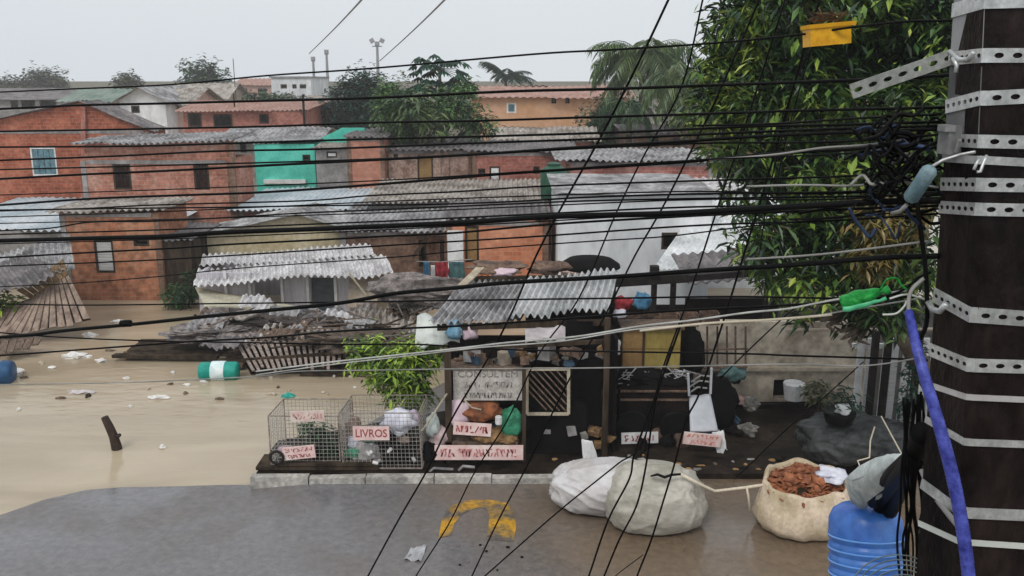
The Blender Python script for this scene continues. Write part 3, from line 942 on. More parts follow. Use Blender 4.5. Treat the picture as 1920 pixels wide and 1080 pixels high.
for p, nrm in crown_pts([E(1655, 420, 10.6, 55, 60, .4), E(1630, 480, 10.6, 45, 45, .4), E(1700, 400, 10.6, 40, 35, .4)], 190, rnd, .3):
    for _ in range(7):
        a = rnd.uniform(0, 6.28)
        leaf(br, p + Vector([rnd.gauss(0, .07) for _ in range(3)]), Vector((math.cos(a), math.sin(a), rnd.uniform(-1.3, .2))).normalized(), Vector((0, 0, 1)), .18, .05)
brc = br.build('crown', L_BROWN, mango)
brc['label'] = 'yellow brown ageing leaves on the lower right branches'

tree('lime green leafy bush leaning over the flood behind the wire cages', 'bush', (W(770, 800, 14.3).x, 14.4, .05),
     [E(690, 660, 14.2, 48, 36, .4), E(760, 680, 14.0, 62, 50, .5), E(800, 650, 14.4, 40, 26, .4), E(720, 710, 14.0, 40, 30, .35), E(780, 735, 14.0, 42, 38, .4), E(735, 745, 14.0, 15, 25, .2)],
     520, 6, .17, .05, L_LIME, .05, droop=.9, seed=41, cat='bush', shell=.2)
tree('yellow green plant poking from behind the collapsed plank wall', 'plant', (W(8, 590, 21).x, 21.2, -.3), [E(5, 575, 21, 30, 34, .3)], 60, 6, .22, .08, L_LIME, .04, seed=42, cat='plant')
tree('dark green weeds at the foot of the flooded brick house', 'weeds', (W(345, 575, 23.6).x, 23.6, -.3), [E(335, 555, 23.6, 36, 20, .3), E(360, 530, 23.8, 14, 26, .2)], 90, 6, .2, .06, L_MID, .03, seed=43, cat='weeds')

# skyline masts
for (u, vt, vb, Y, label, big_) in ((587, 110, 200, 120, 'thin floodlight mast leftmost of the three on the skyline', 0), (612, 97, 200, 118, 'thin floodlight mast between the two other skyline masts', 0), (707, 82, 200, 110, 'tall mast with forked lamp head, rightmost on the skyline', 1)):
    p = W(u, vt, Y)
    rt = thing('floodlight_mast', label, 'mast', (p.x, Y, 0))
    MB().tube([(p.x, Y, 0), (p.x, Y, p.z)], [.3, .14], 8).build('pole', CONCL, rt)
    hb = MB()
    for s_ in ((-1, 0, 1) if big_ else (0,)):
        hb.box((p.x + s_ * .6, Y, p.z + abs(s_) * .35), (.5, .4, .5), Matrix.Rotation(R(s_ * 30), 3, 'Y'))
    hb.box((p.x, Y, p.z - .3), (1.2 if big_ else .5, .12, .12))
    hb.build('lamp_head', CONCL, rt)
pa = W(437, 110, 95)
solo('antenna', 'thin antenna pole on the skyline right of the round tree', 'antenna', MB().tube([(pa.x, 95, 1), (pa.x, 95, pa.z)], .04, 5), IRON)
pa = W(438, 175, 56)
solo('antenna', 'short dark roof pole above the pink brick terrace', 'antenna', MB().tube([(pa.x, 56, 3), (pa.x, 56, pa.z)], .05, 5), IRON)
pa = W(568, 178, 50)
solo('antenna', 'short dark roof pole beside the pink washed house', 'antenna', MB().tube([(pa.x, 50, 2), (pa.x, 50, pa.z)], .07, 5), IRON)

# water tank on a stand
tkp = W(1038, 375, 27)
tk = thing('water_tank', 'dark green water tank on a stand above the middle roofs', 'water tank', (tkp.x, 27, -.2))
MB().lathe([(.36, 0), (.4, .1), (.41, .85), (.36, .95), (.2, 1.05)], (tkp.x, 27, tkp.z), 18).build('tank', TANKG, tk, smooth=True)
MB().lathe([(.2, 0), (.22, .06), (.1, .1)], (tkp.x, 27, tkp.z + 1.05), 14).build('lid', TANKG, tk)
for sx in (-.3, .3):
    MB().bar((tkp.x + sx, 27, -.2), (tkp.x + sx, 27, tkp.z - .03), .1).build('leg', WOODD, tk)

# ------------------------------------------------------------------ white roofed shack standing in the water
Y = 22.6
sh = thing('shack', 'leaning grey shack under a pale corrugated roof in the flood', 'shack', (W(520, 560, Y).x, Y, -.3))
a0, a1 = W(372, 545, Y), W(655, 545, Y)
hs = [wn(478, 526, 524, 566, Y), wn(582, 626, 512, 566, Y)]
z0 = -.3
z1 = W(500, 512, Y).z
wb_ = MB().panel(a0.x, a1.x, z0, z1, Y, .08, [(h[0], h[1], z0 + .3, z1 - .12) for h in hs])
wb_.box((a0.x + .04, Y + 1.3, (z0 + z1) / 2), (.08, 2.4, z1 - z0)).box((a1.x - .04, Y + 1.3, (z0 + z1) / 2), (.08, 2.4, z1 - z0))
wb_.box(((a0.x + a1.x) / 2, Y + 2.55, (z0 + z1) / 2), (a1.x - a0.x, .08, z1 - z0))
wb_.build('wall', mat('grey_boards', (.42, .4, .43), (.6, .57, .6), 2.2, stretch=(3, 1, .3), fine=.2), sh)
for pu in (425, 470, 530, 578, 630):
    x = W(pu, 545, Y).x
    MB().bar((x, Y - .05, z0), (x, Y - .05, z1 + .05), .07, .05).build('post', WHITE, sh)
dl = MB().box(((hs[1][0] + hs[1][1]) / 2, Y + .1, (z0 + z1) / 2 + .1), (hs[1][1] - hs[1][0] - .04, .04, z1 - z0 - .5))
dl.build('door', mat('door_slate', (.06, .07, .08), (.1, .11, .12), 3), sh)
rA, rB = W(362, 536, 21.9), W(738, 510, 21.9)
rC = W(376, 486, 24.4)
MB().sheet(rA, rB - rA, (rC - rA) * .62, 30, .04, .012, dent=.12, nv=6, rag=.06, seed=3).build('roof', FIBROL, sh)
rA2 = rA + (rC - rA) * .56 + Vector((.05, 0, .06))
MB().sheet(rA2, (rB - rA) * .93, (rC - rA) * .5, 28, .04, .012, dent=.1, nv=5, rag=.05, seed=8).build('roof', FIBROL, sh)
lw = quad_sheet(W(652, 575, 22.2), W(730, 560, 22.0), W(716, 512, 22.6), W(655, 515, 22.6), th=.03, dent=.05, seed=5)
solo('canvas_sheet', 'beige canvas hanging at the right end of the shack', 'canvas', lw, PLAST)
solo('plank', 'pale diagonal prop leaning against the right side of shack', 'plank', MB().bar(W(655, 512, 21.9), W(692, 560, 21.9), .06, .04), WOODP)
solo('panel', 'yellowish board tilting down into the water beside the shack', 'board', quad_sheet(W(384, 575, 21.4), W(560, 574, 21.4), W(480, 560, 22.2), W(366, 538, 22.4), th=.04, dent=.05), mat('panel_yellow', (.42, .38, .27), (.55, .52, .42), 2, fine=.25))

# clutter by the wall between shack and stall
solo('wooden_brace', 'dark diagonal brace against the brown brick wall', 'brace', MB().bar(W(774, 482, 25.2), W(805, 440, 25.2), .16, .1), WOODD)
def blob(c, r, seed=0, n=24, amp=.12, fold=0, flat=.15, freq=1.6, wrinkle=0, pill=1.0, tie=None):
    c = Vector(c)
    vs, fs = [], []
    m = n // 2
    for j in range(m + 1):
        th = math.pi * j / m
        for i in range(n):
            ph = 2 * math.pi * i / n
            p = Vector((math.sin(th) * math.cos(ph), math.sin(th) * math.sin(ph), math.cos(th)))
            k = 1 + amp * noise.noise(p * freq + Vector((seed * 3.1, seed, 0))) * 2 + amp * .5 * noise.noise(p * freq * 3 + Vector((seed, 5, 0)))
            if fold:
                k += fold * abs(noise.noise(Vector((p.x * 3.3 + seed, p.y * 3.3, p.z * 1.2)))) * 2 - fold * .5
                k -= fold * .7 * abs(math.sin(ph * 7 + p.z * 3 + seed)) * math.sin(th)
            if wrinkle:
                wv_ = (4, 4, 9) if wrinkle > .3 else (3.2, 5.5, 1.6)
                k += wrinkle * (.35 - abs(noise.noise(Vector((p.x * wv_[0] + seed + p.z, p.y * wv_[1], p.z * wv_[2]))))) + wrinkle * .35 * (.4 - abs(noise.noise(Vector((p.x * 6 + p.z * 3, p.y * 11 + seed, p.z * (16 if wrinkle > .3 else 4))))))
            if tie is not None:
                K_ = Vector(tie).normalized()
                dst = math.acos(max(-1, min(1, p.dot(K_))))
                e1 = K_.orthogonal().normalized()
                e2 = K_.cross(e1)
                an = math.atan2(p.dot(e1), p.dot(e2))
                an += .5 * noise.noise(p * 1.5)
                k += .055 * (1 - abs(math.sin(an * 5.5 + 2.2 * noise.noise(p * 1.7 + Vector((seed, 0, 0)))))) ** 2 * 1.6 * math.exp(-dst * .55) * min(1, dst * 2.5) + .10 * math.exp(-(dst / .22) ** 2) - .03 * math.exp(-((dst - .35) / .15) ** 2)
            if pill != 1.0:
                p = Vector([math.copysign(abs(q_) ** pill, q_) for q_ in p])
            z = p.z * r[2] * k
            z = max(z, -r[2] * (1 - flat))
            vs.append(c + Vector((p.x * r[0] * k, p.y * r[1] * k, z)))
    for j in range(m):
        for i in range(n):
            a, b = j * n + i, j * n + (i + 1) % n
            fs.append((a, a + n, b + n, b))
    return MB().add(vs, fs)

def cloth(label, u, v, Y, wpx, hpx, m, name='garment', cat='clothes', seed=0):
    k = Y / FPX
    c = W(u, v, Y)
    b = MB()
    n = 10
    wv, hv = wpx * k, hpx * k
    for s_ in (0, 1):
        pass
    vs, fs = [], []
    for j in range(n + 1):
        for i in range(n + 1):
            x = (i / n - .5) * wv * (1 - .25 * (j / n) * math.sin(j))
            z = (.5 - j / n) * hv
            y = .06 * math.sin(i * 1.7 + seed) * (j / n + .3)
            vs.append(c + Vector((x, y, z)))
    K = len(vs)
    vs += [v_ + Vector((0, .015, 0)) for v_ in vs]
    for j in range(n):
        for i in range(n):
            a = j * (n + 1) + i
            fs += [(a, a + n + 1, a + n + 2, a + 1), (K + a, K + a + 1, K + a + n + 2, K + a + n + 1)]
    for i in range(n):
        for a, d in ((i, 1), (n * (n + 1) + i, 1), (i * (n + 1), n + 1), (i * (n + 1) + n, n + 1)):
            fs.append((a, a + d, K + a + d, K + a))
    return solo(name, label, cat, b.add(vs, fs), m, smooth=True)
cloth('red shirt hanging beside the teal cloth near the brown brick wall', 828, 508, 21.5, 26, 36, REDC, seed=1)
cloth('dark teal cloth hanging right of the red shirt', 856, 515, 21.5, 30, 50, mat('teal_cloth', (.03, .08, .09), (.08, .16, .16), 5), seed=2)
cloth('small white cloth between the brown wall and the red shirt', 812, 512, 21.5, 8, 30, WHITE, seed=3)
cloth('bundle of dark blue cloth on the line near the brown brick wall', 800, 510, 21.6, 12, 40, BLUEC, seed=4)
solo('clothes_line', 'thin line carrying the clothes between the brick walls', 'line', MB().tube([W(780, 490, 21.5), W(826, 491, 21.5), W(885, 486, 21.5)], .012, 5), GREYC)
solo('debris_heap', 'dark heap of wreckage along the wall behind the stall roof', 'debris', blob(W(790, 545, 20.5), (1.2, .5, .35), 3, amp=.3, n=28), RUBB)

# ------------------------------------------------------------------ collapsed sheds
def planks(label, name, cat, A, B, C, D, n, m, th=.03, seed=1, jit=.05, fill=.84):
    """boards side by side between edge A-B (top) and D-C (bottom)"""
    rnd = random.Random(seed)
    b = MB()
    for i in range(n):
        s0, s1 = (i + .5 - fill / 2) / n, (i + .5 + fill / 2) / n
        e = rnd.uniform(-jit, jit)
        p = [A.lerp(B, s0), A.lerp(B, s1), D.lerp(C, s1) , D.lerp(C, s0)]
        dv = (p[3] - p[0]) * e
        p[2] = p[2] + dv
        p[3] = p[3] + dv
        nrm = (p[1] - p[0]).cross(p[3] - p[0]).normalized() * (th + rnd.uniform(0, .015))
        b.prism(p, nrm)
    return b
WOODS = mat('wood_streaked', (.14, .095, .075), (.36, .27, .21), 3, stretch=(1.5, 1.5, .3), fine=.25)
ct = thing('collapsed_shed', 'collapsed plank shed sliding into the flood at the left edge', 'shed', (W(60, 600, 20.5).x, 20.5, -.3))
planks('', '', '', W(60, 560, 21.0), W(125, 508, 21.3), W(172, 600, 20.4), W(-10, 634, 20.0), 11, WOODW, seed=2, fill=.76).build('wall', WOODS, ct)
quad_sheet(W(58, 558, 21.15), W(122, 510, 21.45), W(170, 598, 20.55), W(-10, 632, 20.15), th=.02, dent=.02).build('shade_backing', DKWOOD, ct)  # dark sheet added as the shade showing between the planks
planks('', '', '', W(-80, 610, 20.8), W(60, 560, 21.0), W(10, 634, 20.0), W(-90, 650, 20.0), 8, WOODW, seed=3, fill=.78).build('wall', WOODS, ct)
quad_sheet(W(-80, 608, 20.95), W(60, 558, 21.15), W(10, 632, 20.15), W(-90, 648, 20.15), th=.02, dent=.02).build('shade_backing', DKWOOD, ct)  # second dark sheet, painted shade behind these planks
MB().sheet(W(-160, 600, 20.2), W(100, 512, 20.7) - W(-160, 600, 20.2), W(60, 470, 23.0) - W(100, 512, 20.7), 16, .04, .012, dent=.12, seed=6).build('roof', FIBROD, ct)
MB().sheet(W(-60, 560, 20.9), W(140, 500, 21.3) - W(-60, 560, 20.9), (W(130, 430, 24) - W(140, 500, 21.3)) * .9, 16, .04, .012, dent=.1, seed=9).build('roof', FIBRO, ct)
planks('', '', '', W(30, 545, 21.1), W(118, 486, 21.3), W(128, 515, 21.2), W(60, 563, 21.0), 8, WOODW, seed=4).build('gable', mat('wood_warm', (.12, .07, .03), (.3, .19, .1), 4, fine=.4), ct)
planks('', '', '', W(-60, 642, 19.6), W(80, 632, 19.6), W(70, 650, 19.0), W(-60, 664, 18.9), 9, WOODW, seed=5, jit=.3).build('wall', WOODW, ct)

rnd = random.Random(55)
for i in range(30):
    u, v = rnd.uniform(330, 800), rnd.uniform(572, 655)
    c = W(u, v, 20.6 - (v - 572) * .028)
    c.z = max(c.z, -.02)
    a_ = rnd.uniform(-.6, .6)
    ux_ = Vector((math.cos(a_), math.sin(a_), rnd.uniform(-.25, .25))) * rnd.uniform(.4, 1.1)
    vy_ = Vector((-math.sin(a_) * .8, math.cos(a_) * .8, rnd.uniform(-.05, .3))) * rnd.uniform(.4, .9)
    solo('sheet_fragment', 'broken piece of corrugated sheet in the wreckage below the shack', 'roof sheet', MB().sheet(c, ux_, vy_, max(3, int(ux_.length * 7)), .035, .012, dent=.12, nv=5, rag=.15, seed=i), rnd.choice([FIBRO, FIBROT, FIBROD, FIBROT, FIBROL, WOODW]), 'broken corrugated pieces in the wreckage')
cr_ = thing('collapsed_roof', 'brown slatted roof lying broken in the water behind the teal drum', 'collapsed roof', (W(540, 660, 18.2).x, 18.2, -.2))
planks('', '', '', W(430, 628, 18.9), W(648, 612, 19.1), W(640, 684, 17.6), W(470, 694, 17.5), 17, WOODW, seed=12, jit=.08, fill=.55).build('boards', mat('wood_slat_pale', (.16, .12, .1), (.42, .34, .29), 5, stretch=(4, 4, .6), fine=.4), cr_)
quad_sheet(W(440, 640, 19.3), W(648, 622, 19.3), W(640, 690, 18.0), W(470, 700, 17.9), dent=.05).build('shade_backing', DKWOOD, cr_)  # dark sheet under the slats, gap shade put into its colour
MB().bar(W(440, 650, 18.5), W(650, 638, 18.6), .08).bar(W(455, 676, 17.9), W(650, 662, 18.0), .08).build('batten', WOODD, cr_)
solo('crumpled_sheet', 'crumpled pale corrugated sheet folded over the wreckage below the shack', 'roof sheet', MB().sheet(W(548, 585, 20.4), W(650, 610, 19.6) - W(548, 585, 20.4), W(620, 572, 21.4) - W(548, 585, 20.4), 9, .04, .012, dent=.35, nv=8, seed=11), FIBRO)
solo('crumpled_sheet', 'bent tan corrugated sheet leaning in the wreckage left of the stall roof', 'roof sheet', MB().sheet(W(650, 618, 19.4), W(775, 612, 19.3) - W(650, 618, 19.4), W(668, 574, 21.2) - W(650, 618, 19.4), 10, .045, .012, dent=.3, nv=8, seed=13), FIBROT)
solo('crumpled_sheet', 'fallen grey sheet half sunk right of the slatted roof', 'roof sheet', MB().sheet(W(560, 612, 19.2), W(700, 632, 18.6) - W(560, 612, 19.2), W(600, 596, 20.4) - W(560, 612, 19.2), 9, .045, .012, dent=.25, nv=8, seed=15), FIBROD)
solo('rubble_mound', 'grey mound of wet rubble and rags above the floating timber', 'rubble', blob(W(400, 622, 19.5), (.9, .5, .17), 6, amp=.3, n=80, freq=2.4, wrinkle=.4), RUBB)
solo('rubble_mound', 'dark mound of splintered wood behind the slatted roof', 'rubble', blob(W(535, 606, 20.0), (1.1, .5, .15), 7, amp=.35, n=80, freq=2.6, wrinkle=.4), mat('rubble_dark', (.02, .016, .014), (.09, .07, .06), 6, fine=.5))
solo('rubble_mound', 'low brown wreckage strip at the foot of the bent tan sheet', 'rubble', blob(W(690, 640, 18.4), (1.1, .45, .16), 8, amp=.35, n=80, freq=2.8, wrinkle=.4), mat('rubble_brown', (.05, .035, .025), (.16, .12, .09), 6, fine=.5))
rnd = random.Random(77)
for i in range(24):
    u, v = rnd.uniform(330, 790), rnd.uniform(590, 655)
    c = W(u, v, 19.2 - (v - 590) * .02)
    d = Vector((rnd.uniform(-1, 1), rnd.uniform(-.4, .4), rnd.uniform(-.1, .3))).normalized() * rnd.uniform(.3, .7)
    o = MB().bar(c - d, c + d, rnd.uniform(.03, .07), .025)
    solo('broken_plank', 'splintered plank jutting from the wreckage below the shack', 'plank', o, rnd.choice([WOODW, WOODD, WOODD, RUBB]), 'splintered planks in the wreckage')
def raft(label, u0, u1, v0, v1, z, n, m):
    b = MB()
    rnd2 = random.Random(int(u0))
    p, q = G(u0, v1, z), G(u1, v0, z)
    for i in range(n):
        y = lerp(p.y, q.y, (i + .5) / n)
        b.box(((p.x + q.x) / 2 + rnd2.uniform(-.1, .1), y, z + rnd2.uniform(0, .06)), (q.x - p.x + rnd2.uniform(-.3, .2), (q.y - p.y) / n * .8, .07), Matrix.Rotation(R(rnd2.uniform(-2, 2)), 3, 'Z'), jit=.01)
    return solo('timber_raft', label, 'timber', b, m)
raft('dark floating timber boards left of the teal drum', 212, 445, 640, 676, -.05, 6, WOODD)
raft('weathered boards afloat beside the slatted roof', 400, 480, 660, 690, -.02, 4, WOODW)
raft('dark boards afloat behind the lime green bush', 560, 690, 688, 704, -.06, 3, WOODD)

# drums
def drum(label, u, v, Yd, r, L_, m, yaw, lab=None, ribs=2):
    c = W(u, v, Yd)
    t = thing('drum', label, 'drum', c)
    M = Matrix.Rotation(R(yaw), 3, 'Z') @ Matrix.Rotation(R(90), 3, 'Y')
    pr = [(r * .3, -L_ / 2 - .02), (r * .9, -L_ / 2), (r, -L_ / 2 + .04)]
    for i in range(ribs):
        z = lerp(-L_ / 2, L_ / 2, (i + 1) / (ribs + 1))
        pr += [(r, z - .03), (r * 1.06, z), (r, z + .03)]
    pr += [(r, L_ / 2 - .04), (r * .9, L_ / 2), (r * .3, L_ / 2 + .02)]
    MB().lathe(pr, c, 22, M).build('body', m, t, smooth=True)
    if lab:
        MB().lathe([(r * 1.075, -.14), (r * 1.08, -.13), (r * 1.08, .13), (r * 1.075, .14)], c, 22, M).build('paper_label', lab, t, smooth=True)
    return t
drum('teal plastic drum with white label floating in the flood', 411, 696, 17.7, .2, .78, TEALP, 2, mat('drum_label', (.5, .66, .66), (.75, .8, .8), 9))
drum('dark blue drum floating at the left edge of the flood', 0, 700, 17.5, .26, .5, BLUEB, 10)

# floating litter
LW = mat('litter_white', (.55, .52, .48), (.75, .73, .7), 9, rough=.6)
LT = mat('litter_tan', (.35, .29, .22), (.5, .43, .34), 9)
def scrap(label, u, v, wpx, hpx, m, group=None, seed=0, name='floating_litter', hz=.05):
    p = G(u, v, -.08)
    k = (p.y / CP) / FPX
    return solo(name, label, 'litter', blob((p.x, p.y, -.085), (wpx * k / 2, hpx * k * 1.1, hz), seed, n=12, amp=.35, freq=2.5), m, group)
scrap('white foam slab floating left of the cable splice, above the others', 222, 603, 26, 7, LW, seed=1)
scrap('white foam block floating under the thick cable at left', 168, 629, 30, 10, LW, seed=2, hz=.08)
scrap('largest jagged white foam piece floating in front of the plank shed', 140, 668, 52, 14, LW, seed=3, hz=.09)
scrap('pale foam piece floating just left of the floating timber', 190, 676, 22, 8, LW, seed=4)
scrap('bright white foam lump beside the dark blue drum', 34, 700, 18, 16, LW, seed=5, hz=.1)
scrap('green plastic bottle floating alone in the open flood', 540, 742, 26, 8, TEALP, seed=6, name='floating_bottle', hz=.06)
scrap('light blue plastic sheet floating left of the rubble mound', 335, 632, 44, 12, mat('litter_blue', (.2, .3, .4), (.4, .48, .55), 8), seed=7, hz=.1)
scrap('white scrap floating between the wood stump and kerb', 305, 838, 12, 5, LW, seed=8)
scrap('white litter cluster floating below the floating timber', 300, 745, 44, 7, LW, seed=9)
scrap('tiny dark floating lump near the small white litter', 165, 742, 8, 7, WOODD, seed=10)
scrap('pale lilac plastic floating below the dark blue drum', 150, 735, 50, 8, mat('litter_lilac', (.42, .38, .38), (.55, .5, .5), 8), seed=21)
rnd = random.Random(9)
for i in range(34):
    u, v = rnd.uniform(0, 700), rnd.uniform(655, 770)
    if u > 480: v = rnd.uniform(705, 740)
    scrap('small pale scrap of litter adrift on the brown floodwater', u, v, rnd.uniform(5, 22), rnd.uniform(2, 5), rnd.choice([LW, LT, LT, WOODW]), 'small scraps of litter adrift on the flood', 30 + i, hz=.03)

# wood stump sticking out of the flood
sp = G(222, 842, -.1)
st = MB()
k = 13.9 / FPX
t0 = Vector((sp.x, sp.y, -.3)); t1 = W(196, 782, sp.y - .02)
st.tube([t0, W(218, 836, sp.y), W(213, 818, sp.y), W(205, 800, sp.y), t1], [.09, .085, .075, .07, .06], 9)
st.tube([W(215, 822, sp.y), W(225, 815, sp.y - .02)], [.05, .03], 6)
solo('wood_stump', 'crooked dark stump sticking up out of the open flood', 'stump', st, mat('stump_wood', (.02, .012, .008), (.05, .03, .02), 12, bump=.5), smooth=True)

# ------------------------------------------------------------------ lettering
def letter(txt, c, size, m, parent, width=None, yaw=0, tilt=0):
    cu = bpy.data.curves.new('lettering', 'FONT')
    cu.body = txt
    cu.size = size
    cu.extrude = .004
    cu.align_x = 'CENTER'
    cu.align_y = 'CENTER'
    cu.resolution_u = 3
    tmp = bpy.data.objects.new('tmp', cu)
    S.collection.objects.link(tmp)
    bpy.context.view_layer.update()
    me = bpy.data.meshes.new_from_object(tmp)
    bpy.data.objects.remove(tmp)
    xs = [v.co.x for v in me.vertices] or [0]
    sc = width / (max(xs) - min(xs)) if width else 1
    me.transform(Matrix.Rotation(R(90), 4, 'X') @ Matrix.Diagonal((sc, 1, 1, 1)))
    me.transform(Matrix.Rotation(R(yaw), 4, 'Z') @ Matrix.Rotation(R(tilt), 4, 'Y'))
    me.materials.clear()
    me.materials.append(m)
    o = bpy.data.objects.new('lettering', me)
    S.collection.objects.link(o)
    o.parent = parent
    o.location = Vector(c) - wpos(parent)
    return o

def strokes(c, wd, ht, n, m, parent, rot, seed):
    rnd_ = random.Random(seed)
    b = MB()
    for i in range(n):
        x0_ = (i + .5) / n * wd - wd / 2
        cw = wd / n * .7
        for _ in range(3):
            a_ = Vector((x0_ + rnd_.choice((-.5, 0, .5)) * cw, 0, rnd_.choice((-.5, 0, .5)) * ht))
            e_ = Vector((x0_ + rnd_.choice((-.5, 0, .5)) * cw, 0, rnd_.choice((-.5, .5)) * ht))
            if (a_ - e_).length > ht * .3:
                b.bar(Vector(c) + rot @ a_, Vector(c) + rot @ e_, ht * .17, .004, up=(0, 1, 0))
    return b.build('lettering', m, parent)

def sign(label, u0, u1, v0, v1, Y, txts, m=None, lm=None, tilt=0, frac=.82, two=None):
    c = W((u0 + u1) / 2, (v0 + v1) / 2, Y)
    k = (c - Vector((0, 0, CH))).length / ray((u0 + u1) / 2, (v0 + v1) / 2).length / FPX
    wd, ht = (u1 - u0) * k, (v1 - v0) * k
    t = thing('sign', label, 'sign', c)
    rot = Matrix.Rotation(R(tilt), 3, 'Y')
    MB().box(c, (wd, .02, ht), rot).build('board', m or SIGNW, t)
    n = len(txts)
    for i, tx in enumerate(txts):
        lh = ht / n
        off = rot @ Vector((0, -.013, ht / 2 - lh * (i + .5)))
        if tx.startswith('~'):
            strokes(c + off, wd * (.86 if i == 0 else .7), lh * .5, int(tx[1:]), lm or REDL, t, rot, u0 + i)
        else:
            letter(tx, c + off, lh * frac, lm or REDL, t, wd * (.86 if i == 0 else .7), 0, tilt)
    return t

# ------------------------------------------------------------------ wire cages
def wire_panel(o, ux, vz, n, m, r=.0055):
    b = MB()
    for i in range(n + 1):
        p = o + ux * (i / n)
        b.bar(p, p + vz, r)
    for j in range(m + 1):
        p = o + vz * (j / m) + ux.cross(vz).normalized() * r
        b.bar(p, p + ux, r)
    return b
def cage(label, u0, u1, Yf, dep, ht, lean=0, base=.1, nx=18, nz=14):
    a, b = W(u0, 830, Yf), W(u1, 830, Yf)
    t = thing('wire_cage', label, 'cage', ((a.x + b.x) / 2, Yf, base))
    x0, x1 = a.x, b.x
    o = Vector((x0, Yf, base))
    U, V, D = Vector((x1 - x0, 0, 0)), Vector((lean, 0, ht)), Vector((.05, dep, 0))
    wire_panel(o, U, V, nx, nz).build('mesh', WIREM, t)
    wire_panel(o + D, U, V, nx, nz).build('mesh', WIREM, t)
    wire_panel(o, D, V, 9, nz).build('mesh', WIREM, t)
    wire_panel(o + U, D, V, 9, nz).build('mesh', WIREM, t)
    f = MB()
    for p in (o, o + U, o + D, o + U + D):
        f.bar(p, p + V, .017)
    for z in (Vector((0, 0, .012)), V):
        for p, q in ((o, o + U), (o + D, o + U + D), (o, o + D), (o + U, o + U + D)):
            f.bar(p + z, q + z, .015)
    f.build('frame', mat('cage_frame', (.16, .12, .1), (.34, .28, .24), 9), t)
    return t
cage('left wire cage on the pavement with leafy plants inside', 506, 636, 12.85, .75, .86, nx=17)
cage('right wire cage on the pavement filled with bags behind a LIVROS board', 642, 790, 12.82, .8, .92, lean=-.03, nx=20)
sign('pink LIVROS sign on the front of the right wire cage', 662, 730, 799, 826, 12.7, ['LIVROS'], SIGNP, REDL)
sign('pale pink board wired to the top of the left cage', 545, 608, 770, 790, 12.78, ['~6'], mat('sign_rose', (.6, .42, .38), (.7, .6, .52), 7), mat('rose_lettering', (.5, .22, .2)), tilt=-2)
sign('tilted white sign with pink lettering at the foot of left cage', 530, 591, 836, 861, 12.75, ['~7', '~9'], SIGNP, REDL, tilt=-6)
wp = W(519, 858, 12.72)
wh = thing('wheel', 'small spoked wheel leaning at the lower left corner of left cage', 'wheel', wp)
tor = []
MB().tube([wp + Vector((.1 * math.cos(a * math.pi / 10), 0, .1 * math.sin(a * math.pi / 10))) for a in range(21)], .022, 8, cap=False).build('tyre', IRON, wh, smooth=True)
sp_ = MB()
for a in range(5):
    d = Vector((math.cos(a * 1.257), 0, math.sin(a * 1.257))) * .09
    sp_.bar(wp, wp + d, .014)
sp_.build('spokes', GREYC, wh)
tree('green leafy plants growing inside the left wire cage', 'plant', (W(610, 870, 13.3).x, 13.2, .1),
     [E(600, 812, 13.2, 34, 26, .25), E(622, 840, 13.2, 24, 26, .25), E(575, 800, 13.2, 16, 12, .15)], 150, 5, .12, .035, L_MID, .03, seed=51, cat='plant', shell=.15)
solo('pallet_boards', 'dark boards lying under the two wire cages', 'boards', MB().box((W(600, 880, 12.95).x, 13.0, .13), (1.9, .5, .05)).box((W(610, 880, 12.9).x, 12.85, .19), (1.5, .2, .04)), WOODD)

def bag(label, u, v, Y, ru, rv, m, seed, cat='bag', amp=.16, fold=.1, name='plastic_bag', dy=None):
    k = Y / FPX * 1.05
    return solo(name, label, cat, blob(W(u, v, Y), (ru * k, dy or ru * k * .8, rv * k), seed, n=32, amp=amp, fold=fold, flat=.25), m, smooth=True)
bag('pale blue and lilac plastic bag on top of the right cage', 748, 790, 13.15, 34, 24, LILAC, 4)
bag('lilac pink plastic bag on the right cage corner', 772, 786, 13.25, 18, 17, mat('bag_mauve', (.42, .34, .44), (.6, .54, .62), 4, rough=.4), 5)
bag('dark bag stuffed inside the right wire cage', 735, 840, 13.2, 46, 36, DARK, 6)
bag('grey white crumpled sack inside the lower left of right cage', 686, 848, 13.1, 34, 26, mat('sack_dirty', (.3, .28, .27), (.55, .52, .52), 5), 7)
bag('brown bundle inside the upper left of right cage', 664, 812, 13.2, 18, 30, mat('bundle_brown', (.16, .1, .08), (.34, .26, .22), 5), 8)
rnd = random.Random(4)
cans = mat('can_white', (.5, .48, .46), (.7, .68, .66), 8, rough=.4)
for i in range(16):
    u, v = rnd.uniform(668, 785), rnd.uniform(832, 876)
    c = W(u, v, 12.78 + rnd.uniform(0, .3))
    c.z = max(c.z, .16)
    M = Matrix.Rotation(rnd.uniform(0, 3), 3, 'X') @ Matrix.Rotation(rnd.uniform(0, 3), 3, 'Y')
    solo('tin_can', 'small pale can among the bags in the right cage', 'can', MB().lathe([(.022, -.045), (.028, -.04), (.028, .04), (.022, .045)], c, 10, M), cans, 'cans in the right wire cage')

rnd = random.Random(66)
CG = [SACKG, LILAC, mat('bundle_brown', (.16, .1, .08), (.34, .26, .22), 5), DARK, mat('sack_dirty', (.3, .28, .27), (.55, .52, .52), 5), PINKC, BOXC, GREENF]
for i in range(26):
    u, v = (rnd.uniform(655, 780), rnd.uniform(800, 868)) if i < 19 else (rnd.uniform(520, 625), rnd.uniform(846, 872))
    c = W(u, v, rnd.uniform(12.95, 13.4))
    c.z = max(c.z, .18)
    solo('scrap_bag', 'small crumpled bag or rag packed inside the wire cages', 'bag', blob(c, (rnd.uniform(.06, .15), rnd.uniform(.06, .12), rnd.uniform(.04, .1)), 500 + i, n=22, amp=.25, wrinkle=.3), rnd.choice(CG), 'crumpled bags packed in the wire cages', smooth=True)

